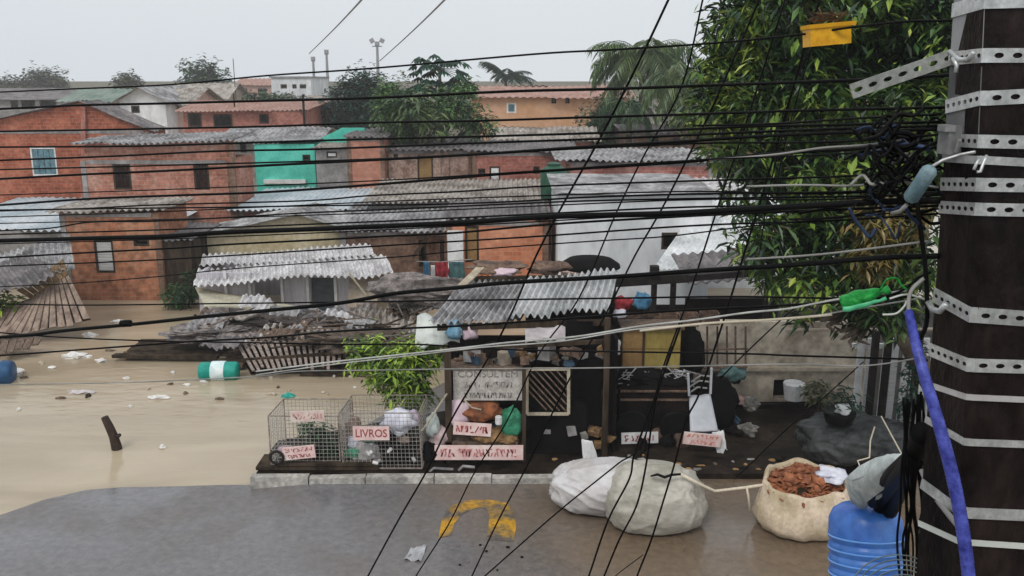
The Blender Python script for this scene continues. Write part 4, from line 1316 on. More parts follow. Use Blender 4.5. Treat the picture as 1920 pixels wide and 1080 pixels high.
# ------------------------------------------------------------------ the stall
stl = thing('market_stall', 'dark timber stall under two overlapping corrugated roof sheets', 'stall', (W(960, 860, 13.4).x, 13.4, .1))
def vpost(u, vt, vb, Y, wd, parent, m=WOODD, name='post'):
    p = W(u, vb, Y); q = W(u, vt, Y)
    return MB().bar((p.x, Y, max(.08, p.z)), (p.x, Y, q.z), wd).build(name, m, parent)
vpost(843, 655, 880, 13.1, .1, stl)
vpost(982, 690, 880, 13.1, .06, stl)
vpost(1132, 596, 880, 13.3, .09, stl)
vpost(1066, 600, 870, 13.9, .08, stl)
ra = W(806, 600, 13.7); rb2 = W(1000, 606, 13.7); rc = W(880, 524, 16.3)
MB().sheet(ra, W(975, 604, 13.7) - ra, W(905, 508, 16.4) - ra - (W(905, 508, 16.4) - W(880, 520, 16.4)), 13, .035, .012, dent=.08, nv=6, rag=.04, seed=31).build('roof', FIBRO, stl)
rd = W(950, 602, 13.62); rd.z += .07
MB().sheet(rd, W(1142, 590, 13.7) - W(950, 602, 13.62), W(992, 532, 15.9) - W(950, 602, 13.7) + Vector((0, 0, .05)), 14, .04, .012, dent=.08, nv=6, rag=.05, seed=33).build('roof', mat('fibre_pale', (.36, .37, .37), (.6, .6, .6), 1.6, fine=.35), stl)
for pq in ((W(820, 614, 13.75), W(1140, 604, 13.75), .09), (W(843, 655, 13.1), W(1132, 640, 13.2), .06), (W(870, 524, 16.2), W(1135, 520, 16.2), .1)):
    MB().bar(*pq).build('beam', WOODD, stl)
MB().panel(W(985, 700, 15.6).x, W(1150, 700, 15.6).x, .08, 2.0, 15.6, .05).panel(W(840, 700, 15.4).x, W(985, 700, 15.6).x, .08, 1.5, 15.4, .05).build('back_panel', DKWOOD, stl)  # near-black boards carry the shade of the stall interior in their colour
MB().box((W(1140, 700, 14.6).x, 14.5, 1.05), (.05, 2.0, 1.9)).build('side_panel', DKWOOD, stl)  # side board darkened likewise for the interior shade
# front boards over the sign, and the shelf
shf = MB().box((W(912, 680, 13.3).x, 13.4, W(912, 684, 13.4).z), (1.15, .45, .04))
shf.build('shelf', WOODW, stl)
bd = sign('big white painted notice board hung between the stall posts', 850, 980, 690, 752, 13.2, ['CONSULTEM', '~14', '~17'], mat('board_dirty', (.42, .39, .35), (.62, .58, .53), 5, fine=.3), mat('faded_ink', (.14, .12, .11), (.3, .27, .25), 12), frac=.9)
pl = planks('', '', '', W(992, 700, 13.3), W(1062, 700, 13.3), W(1062, 772, 13.3), W(992, 772, 13.3), 1, WOODW)
sc_ = thing('slatted_screen', 'screen of diagonal slats in a pale frame right of the notice board', 'screen', W(1026, 772, 13.3))
fr = MB()
A_, B_, C_, D_ = W(988, 692, 13.3), W(1066, 692, 13.3), W(1066, 776, 13.3), W(988, 776, 13.3)
for p, q in ((A_, B_), (B_, C_), (C_, D_), (D_, A_)):
    fr.bar(p, q, .05, .04)
fr.build('frame', WOODP, sc_)
sl_ = MB()
for i in range(-3, 6):
    s0 = i / 6
    p = A_.lerp(B_, max(0, s0)) if s0 >= 0 else A_.lerp(D_, -s0 * .9)
    e = min(1 - max(0, s0), 1 + min(0, s0))
    q = p + (B_ - A_) * e * .95 + (D_ - A_) * e * .95
    sl_.bar(p + Vector((0, .03, 0)), q + Vector((0, .03, 0)), .035, .02)
sl_.build('slats', WOODW, sc_)
# dark counter under the screen
solo('counter', 'black covered counter below the slatted screen', 'counter', MB().box((W(1040, 830, 13.5).x, 13.65, .5), (1.0, .5, .8), jit=.02), DARK)
solo('board_edge', 'thin ochre plank at the foot of the black counter', 'plank', MB().bar(W(990, 878, 13.2), W(1080, 880, 13.2), .04), WOODO)
solo('plastic_bag', 'white plastic bag slumped beside the black counter', 'bag', quad_sheet(W(1090, 824, 13.2), W(1110, 826, 13.1), W(1124, 868, 13.0), W(1094, 870, 13.1), n=12, dent=.05, th=.012, seed=9), WHITE, smooth=True)
solo('shade_sheet', 'dark sheet added for the shade down the middle of the stall', 'sheet', quad_sheet(W(1072, 600, 13.9), W(1128, 600, 13.9), W(1128, 860, 13.7), W(1072, 860, 13.7), dent=.04, th=.02), DARK)  # added near-black sheet, painted shade inside the stall
# pale canvas rags hung on the left of the roof
solo('canvas_sheet', 'pale greenish canvas hanging under the left edge of the stall roof', 'canvas', quad_sheet(W(782, 592, 14.6), W(860, 590, 14.6), W(862, 640, 13.9), W(778, 646, 13.9), dent=.15, seed=3), mat('canvas_pale', (.42, .45, .42), (.6, .62, .58), 3))
bag('blue plastic bag wedged beside the pale canvas', 852, 620, 13.75, 16, 20, mat('bag_blue', (.06, .2, .34), (.25, .42, .52), 5, rough=.4), 62)
bag('pink white rag bundle right of the blue plastic bag', 880, 622, 13.8, 16, 18, PINKC, 63)
solo('canvas_sheet', 'pale pinkish sheet strung below the middle of the stall roof', 'canvas', quad_sheet(W(985, 612, 13.72), W(1060, 610, 13.72), W(1060, 636, 13.6), W(985, 640, 13.6), dent=.08, seed=7), mat('canvas_pink', (.4, .35, .36), (.56, .52, .52), 3))
solo('box', 'open black box hanging under the right end of the stall roof', 'box', MB().box(W(1086, 612, 13.75), (.42, .2, .2)), DARK)
for i, (u, v, m) in enumerate(((885, 665, FIBRO), (905, 672, WOODW), (948, 668, PLAST), (925, 655, DKWOOD), (1025, 655, PLASTG))):
    c = W(u, v, 13.45)
    solo('box', ['grey box standing left on the upper shelf of stall', 'brown box on the stall shelf next to the grey box', 'beige bundle box right on the stall shelf', 'dark box at the back of the stall shelf', 'grey box above the slatted screen'][i], 'box', MB().box(c, (.28, .2, .2 if i < 4 else .3), Matrix.Rotation(.3 * i, 3, 'Z'), jit=.015), m)
# heap on the stall table
tbx = (W(815, 840, 13.1).x + W(978, 840, 13.1).x) / 2
tb = thing('table', 'low wooden table carrying the heap of goods in the stall', 'table', (tbx, 13.35, .1))
MB().box((tbx, 13.35, .42), (1.25, .6, .05)).build('table_top', WOODW, tb)
for sx in (-.55, .55):
    for sy in (-.22, .22):
        MB().box((tbx + sx, 13.35 + sy, .245), (.06, .06, .29)).build('leg', WOODD, tb)
sign('long pink and white sign board along the front of the stall table', 815, 981, 834, 863, 12.95, ['~22'], SIGNP, mat('pink_lettering', (.5, .2, .2)), tilt=0, frac=.6)
sign('pink faced sign box on the heap above the long board', 850, 921, 792, 817, 12.98, ['~7'], SIGNP, REDL, tilt=4)
bag('brown orange cushion lying on the heap under the notice board', 900, 768, 13.3, 46, 19, CUSH, 64, cat='cushion', name='cushion', fold=.03)
bag('green fabric sack at the right end of the stall heap', 958, 792, 13.2, 22, 34, GREENF, 65, cat='sack', name='sack')
bag('pale pink cloth bundle at the left end of the stall heap', 862, 778, 13.2, 24, 28, PINKC, 66, cat='bundle', name='cloth_bundle')
bag('ochre cardboard pile in the middle of the stall heap', 920, 812, 13.3, 44, 18, BOXC, 67, cat='bundle', name='cloth_bundle')
bag('dusty pink cloth spread left of the sign box', 826, 822, 13.15, 22, 26, mat('cloth_dusty', (.36, .26, .25), (.54, .42, .42), 5), 68, cat='bundle', name='cloth_bundle')
bag('pale grey green bag left of the stall post', 812, 800, 13.1, 14, 26, mat('bag_greygreen', (.32, .36, .34), (.5, .55, .52), 5), 69)
bag('brown cloth bundle right of the sign box', 950, 822, 13.15, 24, 10, BOXC, 70, cat='bundle', name='cloth_bundle')
MBc = MB().lathe([(.05, 0), (.055, .02), (.055, .12), (.045, .13)], W(935, 795, 12.98), 14)
solo('white_cup', 'small white pot perched on the stall heap beside green sack', 'pot', MBc, WHITE)
solo('stick', 'pale bamboo stick leaning from the stall post to the cages', 'stick', MB().tube([W(838, 738, 12.98), W(800, 796, 12.95), W(790, 808, 12.9)], .015, 6), WOODP)
solo('stick', 'short pale curved stick lying across the brown cushion', 'stick', MB().tube([W(868, 748, 13.0), W(885, 764, 12.98), W(902, 768, 12.98)], .012, 6), WOODP)
bag('dark bag on the ground between right cage and stall', 805, 850, 13.0, 16, 22, DARK, 71)
for (u0, u1, v, lab) in ((805, 850, 880, 'short pale pipe end on the pavement left of the stall'), (860, 890, 876, 'small grey plank on the pavement below the long sign')):
    solo('pipe_piece', lab, 'pipe', MB().tube([W(u0, v + 6, 12.75), W(u0 + 8, v - 2, 12.75), W(u1, v, 12.75)], .022, 7), FIBRO)

rnd = random.Random(90)
CLM = [RUST, WOODW, DKWOOD, PLASTG, BOXC, mat('junk_blue', (.02, .05, .09), (.06, .12, .18), 9), mat('junk_dull', (.1, .1, .09), (.22, .2, .18), 9)]
for i in range(60):
    u, v = rnd.uniform(846, 1150), rnd.choice((rnd.uniform(655, 684), rnd.uniform(800, 836)))
    c = W(u, v, 13.35 + rnd.uniform(-.1, .3))
    solo('scrap_box', 'small dull box or can crammed among the goods of the stall', 'box', MB().box(c, (rnd.uniform(.06, .2), rnd.uniform(.06, .15), rnd.uniform(.05, .16)), Matrix.Rotation(rnd.uniform(0, 3), 3, 'Z') @ Matrix.Rotation(rnd.uniform(-.4, .4), 3, 'X'), jit=.012), rnd.choice(CLM), 'small boxes and cans crammed in the stall')
for i in range(40):
    u, v = rnd.uniform(1000, 1500), rnd.uniform(850, 905)
    p = G(u, v, .095)
    if p.y < 12.75: p.y = 12.8
    solo('pavement_litter', 'small scrap of rubbish trodden into the wet pavement', 'litter', blob((p.x, p.y, .1), (rnd.uniform(.02, .07), rnd.uniform(.02, .05), .015), i, n=10, amp=.35), rnd.choice([DKWOOD, RUST, WOODO, PLASTG, DARK]), 'scraps of rubbish on the wet pavement')
for i in range(26):
    a_ = W(rnd.uniform(1000, 1290), rnd.uniform(700, 850), rnd.uniform(14.0, 15.2))
    d = Vector((rnd.uniform(-.5, .5), rnd.uniform(-.2, .2), rnd.uniform(-1, 1))).normalized() * rnd.uniform(.15, .5)
    if a_.z - abs(d.z) < .12: a_.z = .14 + abs(d.z)
    solo('scrap_bar', 'thin dark rod standing in the clutter of the stall', 'rod', MB().tube([a_ - d, a_ + d * .2 + Vector((.02, 0, 0)), a_ + d], .012, 5), rnd.choice([RUST, DKWOOD, IRON, GREYC]), 'thin rods in the dark clutter of the stall')

rnd = random.Random(191)
for i in range(46):
    u, v = rnd.uniform(1000, 1420), rnd.uniform(690, 862)
    Yq = lerp(15.6, 13.5, (v - 690) / 172)
    c = W(u, v, Yq)
    if c.z < .16: c.z = .16
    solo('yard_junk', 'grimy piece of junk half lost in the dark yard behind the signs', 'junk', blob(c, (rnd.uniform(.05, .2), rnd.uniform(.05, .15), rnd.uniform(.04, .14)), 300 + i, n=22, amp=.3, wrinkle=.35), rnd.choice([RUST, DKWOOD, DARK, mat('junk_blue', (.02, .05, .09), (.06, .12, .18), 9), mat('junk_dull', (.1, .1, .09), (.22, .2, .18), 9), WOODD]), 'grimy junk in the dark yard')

# junk on top of the stall roof
bag('dark rag heap along the top edge of the stall roof', 930, 500, 16.7, 52, 8, RUST, 72, cat='rags', name='rag_heap', amp=.3)
bag('dark rag heap at the top right of the stall roof', 1030, 502, 16.8, 36, 10, RUST, 73, cat='rags', name='rag_heap', amp=.3)
bag('pinkish rag between the dark rags on the stall roof', 945, 510, 16.4, 26, 8, PINKC, 74, cat='rags', name='rag_heap')
solo('board', 'pale board leaning down the left edge of the stall roof', 'board', MB().bar(W(905, 498, 16.5), W(866, 536, 15.6), .16, .03), WOODP)
solo('tub', 'black round tub upside down behind the stall roof', 'tub', MB().lathe([(.62, 0), (.6, .06), (.45, .16), (.2, .2)], W(1106, 500, 17.6), 24), DARK, smooth=True)
solo('board', 'pinkish board under the black round tub', 'board', MB().box(W(1105, 512, 17.3), (1.15, .5, .07), Matrix.Rotation(R(4), 3, 'Y')), PINK)
solo('board', 'second thin board between the stall roof and black tub', 'board', MB().box(W(1090, 522, 17.0), (1.4, .3, .04)), FIBRO)
rg = MB()
rnd = random.Random(5)
for i in range(16):
    c = W(1030 + i * 7, 530 + rnd.uniform(-3, 4), 15.9)
    rg.box(c, (.09, .12, .06), Matrix.Rotation(rnd.uniform(0, 1), 3, 'Z'), jit=.015)
solo('rag_heap', 'ragged dark edge of rags along the right roof sheet', 'rags', rg, DARK)
# dark beam frame of the shed to the right
fs_ = thing('open_shed', 'dark timber frame of the shed behind the yellow cabinet', 'shed', (W(1280, 600, 16.5).x, 16.5, .1))
MB().bar(W(1120, 531, 16.5), W(1290, 520, 16.5), .2, .16).build('beam', IRON, fs_)
MB().bar(W(1290, 521, 16.45), W(1450, 508, 16.5), .16, .12).build('beam', IRON, fs_)
for u in (1150, 1227, 1263, 1440):
    p = W(u, 524, 16.5)
    MB().bar((p.x, 16.5, .1), (p.x, 16.5, p.z), .1).build('post', IRON, fs_)
MB().box(W(1227, 508, 16.4), (.16, .16, .2)).build('cap_block', IRON, fs_)
MB().sheet(W(1290, 532, 16.6), W(1450, 520, 16.6) - W(1290, 532, 16.6), Vector((0, 1.9, .2)), 8, .03, .012).build('roof', FIBROD, fs_)
MB().panel(W(1285, 570, 18).x, W(1460, 570, 18).x, .1, W(1300, 560, 18).z, 18.0, .05).panel(W(1150, 570, 17.6).x, W(1285, 570, 17.6).x, .1, W(1200, 572, 17.6).z, 17.6, .05).build('back_panel', DKWOOD, fs_)
bag('bright red cloth bundle hanging at the corner of the stall roof', 1168, 570, 14.6, 17, 15, REDC, 75, cat='bundle', name='cloth_bundle')
bag('lilac cloth below the bright red bundle', 1162, 588, 14.5, 14, 9, LILAC, 76, cat='bundle', name='cloth_bundle')
bag('teal and grey rags right of the bright red bundle', 1202, 566, 14.8, 16, 18, BLUEC, 77, cat='bundle', name='cloth_bundle', amp=.35)
for i, (u, v, w_) in enumerate(((1190, 600, .3), (1222, 598, .28), (1252, 596, .3), (1290, 598, .34), (1330, 595, .3))):
    c = W(u, v, 15.2)
    solo('crate', ['dark brown crate leftmost in the row above yellow cabinet', 'dark brown crate second from the left above yellow cabinet', 'dark brown crate third from the left above yellow cabinet', 'dark brown crate right of the yellow cabinet top', 'dark brown crate rightmost in the row, before the beige wall'][i], 'crate',
         MB().box(c - Vector((0, 0, .1)), (w_, .25, .02)).box(c - Vector((w_ / 2, 0, 0)), (.02, .25, .2)).box(c + Vector((w_ / 2, 0, 0)), (.02, .25, .2)).box(c + Vector((0, -.12, -.05)), (w_, .015, .06)).box(c + Vector((0, -.12, .05)), (w_, .015, .06)).box(c + Vector((0, .12, 0)), (w_, .015, .2)), RUST, 'crates in a row above the cabinet')
solo('rag_pile', 'pale rag left of the yellow cabinet', 'rags', blob(W(1148, 650, 14.4), (.13, .1, .17), 81, amp=.3, n=20), WHITE)
# the yellow cabinet
cb = thing('cabinet', 'yellow and ochre wooden cabinet standing above the dark cart', 'cabinet', W(1220, 692, 14.5))
x0, x1, xm = W(1167, 655, 14.5).x, W(1276, 655, 14.5).x, W(1206, 655, 14.5).x
zt, zb_ = W(1220, 617, 14.5).z, W(1220, 691, 14.5).z
MB().box(((x0 + x1) / 2, 14.75, (zt + zb_) / 2), (x1 - x0, .46, zt - zb_)).build('carcass', WOODO, cb)
zm = lerp(zb_, zt, .5)
for za, zc in ((zb_, zm), (zm, zt)):
    MB().box(((x0 + xm) / 2, 14.505, (za + zc) / 2), (xm - x0 - .02, .03, zc - za - .015)).build('door', WOODO, cb)
    MB().box(((xm + x1) / 2, 14.505, (za + zc) / 2), (x1 - xm - .02, .03, zc - za - .015)).build('door', WOODY, cb)
MB().bar((xm, 14.47, zb_), (xm, 14.47, zt), .035).build('post', WOODD, cb)
MB().box(((x0 + x1) / 2, 14.7, zt + .025), (x1 - x0 + .08, .56, .04)).build('top', WOODW, cb)
# the dark cart below, and scraps on it
ctt = thing('handcart', 'black scrap cart heaped high below the yellow cabinet', 'cart', W(1220, 850, 13.8))
xa, xb = W(1162, 780, 13.9).x, W(1290, 780, 13.9).x
MB().box(((xa + xb) / 2, 14.3, .72), (xb - xa, .8, .62), jit=.03).build('body', DKWOOD, ctt)
for sx in (xa + .2, xb - .2):
    for yy in (13.85, 14.75):
        MB().lathe([(.05, -.03), (.26, -.03), (.28, -.015), (.28, .015), (.26, .03), (.05, .03)], (sx, yy, .38), 20, Matrix.Rotation(R(90), 3, 'X')).build('wheel', BLACK, ctt)
rl = MB()
for z in (.85, 1.0):
    rl.bar((xa, 13.86, z), (xb, 13.86, z), .03)
rl.build('rail', RUST, ctt)
rnd = random.Random(31)
hp = MB()
for i in range(46):
    c = W(rnd.uniform(1170, 1300), rnd.uniform(695, 722), 14.1)
    d = Vector((rnd.uniform(-1, 1), rnd.uniform(-.4, .4), rnd.uniform(-.5, .5))).normalized() * rnd.uniform(.05, .16)
    hp.bar(c - d, c + d, rnd.uniform(.012, .03), .012)
solo('scrap_heap', 'tangle of pale metal scraps on top of the black cart', 'scrap', hp, FIBRO)
solo('scrap_heap', 'dark pile of scrap behind the tangle on black cart', 'scrap', blob(W(1225, 715, 14.3), (.62, .35, .22), 91, amp=.3, n=32), DARK)
sign('white sign with dark red letters hanging on the black cart', 1165, 1234, 810, 832, 13.7, ['~6'], WHITE, REDL, tilt=-2)
# chair
ch = thing('plastic_chair', 'upturned grey plastic chair leaning right of the black cart', 'chair', W(1312, 812, 13.6))
cq = [W(1292, 742, 13.9), W(1332, 738, 13.9), W(1346, 806, 13.5), W(1294, 808, 13.5)]
quad_sheet(*cq, th=.03, dent=.02, n=8).build('seat', CHAIRP, ch, smooth=True)
for i, (v, c0, c1) in enumerate(((728, 1290, 1326), (716, 1292, 1330), (706, 1296, 1332))):
    MB().tube([W(c0, v + 10, 13.9), W((c0 + c1) / 2, v - 2, 13.95), W(c1, v, 13.9)], .016, 6).build('back_slat', GREYC, ch)
for u0_, v0_, u1_, v1_ in ((1292, 742, 1290, 700), (1332, 738, 1334, 690), (1346, 806, 1352, 830), (1294, 808, 1288, 832)):
    MB().bar(W(u0_, v0_, 13.85), W(u1_, v1_, 13.8), .035).build('leg', CHAIRP, ch)
sign('tilted salmon red sign below the upturned grey chair', 1281, 1352, 812, 836, 13.4, ['~7', '~7'], SIGNP, mat('salmon_letter', (.62, .16, .1)), tilt=6, frac=.9)
solo('plastic_bag', 'torn white bag behind the right end of the salmon sign', 'bag', quad_sheet(W(1334, 812, 13.48), W(1356, 806, 13.5), W(1364, 842, 13.4), W(1346, 850, 13.45), n=12, dent=.12, th=.012, seed=12), WHITE, smooth=True)
bag('dark heap under the upturned grey chair', 1330, 760, 14.4, 50, 60, DARK, 93, cat='heap', name='dark_heap')
bag('dark tarpaulin pile between the chair and the beige wall', 1300, 665, 15.0, 22, 44, DARK, 94, cat='heap', name='dark_heap')
bag('teal grey bag on the pavement before the beige wall', 1372, 700, 15.4, 26, 16, mat('bag_tealdark', (.04, .09, .09), (.12, .2, .19), 4), 95)
bag('dull pink bag at the foot of the beige wall', 1386, 750, 15.2, 14, 9, mat('bag_dullpink', (.22, .12, .11), (.36, .24, .22), 4), 96)
# dark foot strip and the beige wall with a niche
bw = thing('wall', 'stained beige wall with a dark niche behind the iron bars', 'wall', (W(1450, 750, 15.8).x, 15.8, .09))
x0, x1 = W(1305, 700, 15.8).x, W(1625, 700, 15.8).x
MB().panel(x0, x1, .09, W(1450, 604, 15.8).z, 15.8, .2, [(W(1450, 730, 15.8).x, W(1484, 730, 15.8).x, W(1460, 748, 15.8).z, W(1460, 712, 15.8).z)]).build('wall_face', mat('wall_stained', (.28, .23, .17), (.6, .52, .42), 1.1, fine=.35, c3=(.5, .43, .34)), bw)
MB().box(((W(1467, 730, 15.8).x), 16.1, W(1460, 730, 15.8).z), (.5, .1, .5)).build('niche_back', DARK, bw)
MB().box(((x0 + x1) / 2, 15.75, W(1450, 690, 15.8).z), (x1 - x0, .1, .06)).build('ledge', PLAST, bw)
solo('flower_pot', 'white flower pot standing at the niche of the beige wall', 'pot', MB().lathe([(.1, 0), (.16, .02), (.2, .32), (.19, .34), (.17, .3)], W(1487, 750, 15.5), 18), WHITE)
fb = thing('iron_fence', 'rusty thin iron bars standing before the left part of the beige wall', 'fence', (W(1390, 700, 15.4).x, 15.4, .1))
for u in (1326, 1345, 1363, 1379, 1398):
    MB().bar(W(u, 612, 15.4), W(u, 692, 15.4), .03).build('bar', RUST, fb)
for v in (606, 656, 690):
    MB().bar(W(1320, v, 15.38), W(1402, v - 2, 15.38), .025).build('rail', RUST, fb)
# dark strip along the wall foot
solo('dark_strip', 'dark strip lining the foot of the beige wall', 'stones', MB().box(((W(1300, 760, 15.5).x + W(1560, 760, 15.5).x) / 2, 15.5, .13), (2.4, .16, .1), jit=.03), DKWOOD)
# white slatted gate with dark posts
gt = thing('gate', 'white slatted gate behind dark iron posts beside the pole', 'gate', W(1665, 830, 13.6))
for i, u in enumerate((1604, 1622, 1652, 1668, 1690, 1708, 1724, 1742, 1760, 1778)):
    p, q = W(u, 700, 13.9), W(u + 12, 700, 13.9)
    MB().box(((p.x + q.x) / 2, 13.9, (1.9 + .1) / 2), (q.x - p.x, .04, 1.8)).build('slat', SHUT if i % 2 else WHITE, gt)
for z in (.25, 1.75):
    MB().box((W(1690, 700, 13.95).x, 13.96, z), (1.7, .05, .08)).build('rail', WHITE, gt)
for u in (1636, 1660, 1717):
    p = W(u, 700, 13.6)
    MB().box((p.x, 13.6, 1.1), (.1, .08, 2.1)).build('post', IRON, gt)
solo('rail', 'horizontal pale pipe rail above the white gate', 'pipe', MB().tube([W(1474, 619, 13.5), W(1660, 618, 13.5), W(1760, 617, 13.5)], .025, 7), PLAST)
# dark bundle and pot plant
solo('tarp_bundle', 'big grey green tarpaulin bundle on the pavement by the gate', 'bundle', blob(W(1605, 822, 13.0), (.86, .55, .34), 101, n=110, amp=.12, fold=0, flat=.2, wrinkle=.14, pill=.9, tie=(.2, -.3, .9)), TARP, smooth=True)
pp = thing('potted_plant', 'dark pot with white wrap and drooping plant on the bundle', 'potted plant', W(1572, 795, 12.9))
MB().lathe([(.14, 0), (.2, .04), (.25, .2), (.24, .22), (.2, .2)], W(1572, 795, 12.9), 20).build('pot', BLACK, pp, smooth=True)
blob(W(1582, 768, 12.85), (.13, .1, .09), 103, n=20, amp=.3).build('wrap', WHITE, pp, smooth=True)
lf = MB()
rnd = random.Random(8)
for i in range(90):
    a = rnd.uniform(0, 6.28)
    c = W(1585, 745, 12.95) + Vector([rnd.gauss(0, .12) for _ in range(3)])
    leaf(lf, c, Vector((math.cos(a), math.sin(a), rnd.uniform(-1, .6))).normalized(), Vector((0, 0, 1)), .16, .04)
lf.build('leaves', L_DARK, pp)
tree('small yellow green shrub growing between the wall and bundle', 'shrub', (W(1530, 770, 15).x, 15, .1), [E(1535, 735, 15, 30, 20, .25)], 60, 5, .13, .05, L_OLIVE, .03, seed=104, cat='shrub')
tree('thin dark climbing plant by the right side of white gate', 'climbing_plant', (W(1712, 800, 12.9).x, 12.9, .1), [E(1712, 690, 12.9, 14, 70, .15), E(1700, 760, 12.9, 18, 26, .15)], 70, 5, .13, .05, L_DARK, .02, seed=105, cat='plant')

# ------------------------------------------------------------------ sacks on the road
def sack(label, u, vb, r, m, seed, name='bulk_sack', amp=.1, fold=.06):
    p = G(u, vb, 0)
    return solo(name, label, 'sack', blob((p.x, p.y + r[1] * .7, r[2] * .72), r, seed, n=72, amp=amp, fold=fold, flat=.28, freq=1.3), m, smooth=True)
solo('bulk_sack', 'white woven bulk sack lying behind the greyer one', 'sack', blob((1.3, 11.75, .30), (.74, .52, .40), 111, n=130, amp=.08, fold=0, flat=.34, wrinkle=.025, pill=.88, freq=1.0, tie=(-.9, -.3, .35)), SACK, smooth=True)
s2 = thing('bulk_sack', 'large grey white woven bulk sack tied at its upper right', 'sack', (1.98, 11.2, 0))
blob((1.98, 11.28, .36), (.70, .55, .48), 117, n=140, amp=.07, fold=0, flat=.34, wrinkle=.025, pill=.88, freq=1.1, tie=(.5, -.45, .75)).build('bag', SACKG, s2, smooth=True)
kn = MB().tube(([(1.86, 10.98, .84), (1.93, 10.9, .9), (2.03, 10.9, .86), (2.12, 10.93, .88), (2.25, 10.95, .88)]), [.012, .018, .02, .018, .016] , 7)
kn.build('knot', DARK, s2, smooth=True)
# open sack
p = G(1505, 1012)
cx_, cy_ = p.x + .12, 11.2
os_ = thing('bulk_sack', 'open cream bulk sack brimming with rust brown scraps', 'sack', (cx_, cy_, 0))
n, vs, fs = 64, [], []
prof = [(.46, 0), (.60, .05), (.655, .18), (.64, .36), (.60, .52), (.57, .64), (.54, .7), (.51, .66), (.53, .52), (.5, .4), (.2, .38), (.02, .38)]
for j, (r_, h_) in enumerate(prof):
    for i in range(n):
        a = 2 * math.pi * i / n
        q = Vector((math.cos(a), math.sin(a), h_ * 2))
        kk = 1 + .09 * noise.noise(q * 1.5) + (.025 * math.sin(a * 13 + h_ * 9) if 0 < j < 9 else 0) + .03 * noise.noise(Vector((q.x, q.y, q.z * 6)))
        hh = h_ + (.10 * noise.noise(Vector((q.x * 1.6, q.y * 1.6, 3))) + .07 * math.sin(a) * .9 if 4 < j < 8 else 0)
        vs.append(Vector((cx_ + r_ * kk * q.x, cy_ + r_ * kk * q.y * .9, hh)))
for j in range(len(prof) - 1):
    for i in range(n):
        a, b = j * n + i, j * n + (i + 1) % n
        fs.append((a, b, b + n, a + n))
MB().add(vs, fs).build('bag', SACKY, os_, smooth=True)
# contents: many torn scraps
sb = MB()
rnd = random.Random(17)
for i in range(260):
    a, rr = rnd.uniform(0, 6.28), math.sqrt(rnd.random()) * .5
    c = Vector((cx_ + rr * math.cos(a), cy_ + rr * math.sin(a) * .9, .56 + .3 * (1 - (rr / .5) ** 2) * rnd.uniform(.6, 1)))
    M = Matrix.Rotation(rnd.uniform(0, 6), 3, 'Z') @ Matrix.Rotation(rnd.uniform(-1, 1), 3, 'X')
    sb.box(c, (rnd.uniform(.08, .24), rnd.uniform(.04, .12), .012), M, jit=.02)
tag(sb.build('scrap_heap', LEAFB, None), 'rust brown scraps heaped inside the open cream sack', 'scrap', kind='stuff')
solo('plastic_wrap', 'crumpled lilac plastic film lying on the brown scraps', 'plastic', blob((cx_ + .3, cy_ - .05, .78), (.2, .2, .08), 119, n=24, amp=.4), LILAC, smooth=True)
# ropes
solo('rope', 'pale rope stretched from the grey sack to the open sack', 'rope', MB().tube([(2.25, 10.95, .88), (2.5, 10.95, .74), W(1340, 921, 11.3), W(1400, 914, 11.3), W(1445, 907, 11.2)], .022, 7), ROPE, smooth=True)
solo('rope', 'short rope end hanging from the pale rope', 'rope', MB().tube([W(1400, 914, 11.28), W(1403, 930, 11.27), W(1406, 960, 11.26)], .016, 7), ROPE, smooth=True)
solo('rope', 'thin pale cord zigzagging down the tarpaulin bundle', 'rope', MB().tube([W(1640, 800, 12.3), W(1632, 826, 12.3), W(1630, 858, 12.2), W(1608, 864, 12.1), W(1616, 884, 12.0), W(1650, 886, 11.9)], .012, 6), ROPE)
solo('rope', 'straight pale cord slanting down the right of tarpaulin bundle', 'rope', MB().tube([W(1652, 780, 12.2), W(1690, 850, 12.0)], .01, 6), ROPE)
solo('plastic_sheet', 'flat scrap of grey plastic lying on the wet road', 'litter', quad_sheet(G(757, 1048, .02), G(790, 1052, .02), G(800, 1022, .02), G(772, 1026, .02), n=6, th=.008, dent=.06, seed=3), mat('road_plastic', (.3, .3, .31), (.42, .42, .43), 5, rough=.3))
rnd = random.Random(6)
for i in range(14):
    u, v = rnd.uniform(840, 1030), rnd.uniform(1020, 1078)
    p = G(u, v, .012)
    solo('pebble', 'small dark stone chip scattered on the wet road', 'stone', blob((p.x, p.y, .008), (rnd.uniform(.01, .03),) * 2 + (.012,), i, n=8, amp=.3), rnd.choice([DARK, FIBROD]), 'stone chips on the wet road')

# ------------------------------------------------------------------ the near pole
YA, YB = 1.70, 1.60
def edge(uT, uB, Y):
    a, b = W(uT, 0, Y), W(uB, 1080, Y)
    def f(z):
        t = (z - a.z) / (b.z - a.z)
        return Vector((a.x + (b.x - a.x) * t, Y, z))
    return f
eA, eB = edge(1790, 1718, YA), edge(1850, 1799, YB)
pole = thing('utility_pole', 'dark concrete utility pole wrapped in perforated steel bands', 'utility pole', (eB(0).x, YB, -.1))
lev = [-.1, 1.5, 3.0, 4.0, 4.6, 5.0, 5.3, 5.6, 5.9, 6.2, 6.6, 7.4, 9.0]
vs, fs = [], []
for z in lev:
    a, b = eA(z), eB(z)
    vs += [a, b + Vector((-.004, .004, 0)), b + Vector((.008, 0, 0)), b + Vector((.27, 0, 0)), b + Vector((.28, .01, 0)), b + Vector((.28, .27, 0)), a + Vector((.11, .17, 0)), a + Vector((.035, .05, 0))]
for j in range(len(lev) - 1):
    for i in range(8):
        a, b = j * 8 + i, j * 8 + (i + 1) % 8
        fs.append((a, b, b + 8, a + 8))
fs += [tuple(range(7, -1, -1)), tuple((len(lev) - 1) * 8 + k_ for k_ in range(8))]
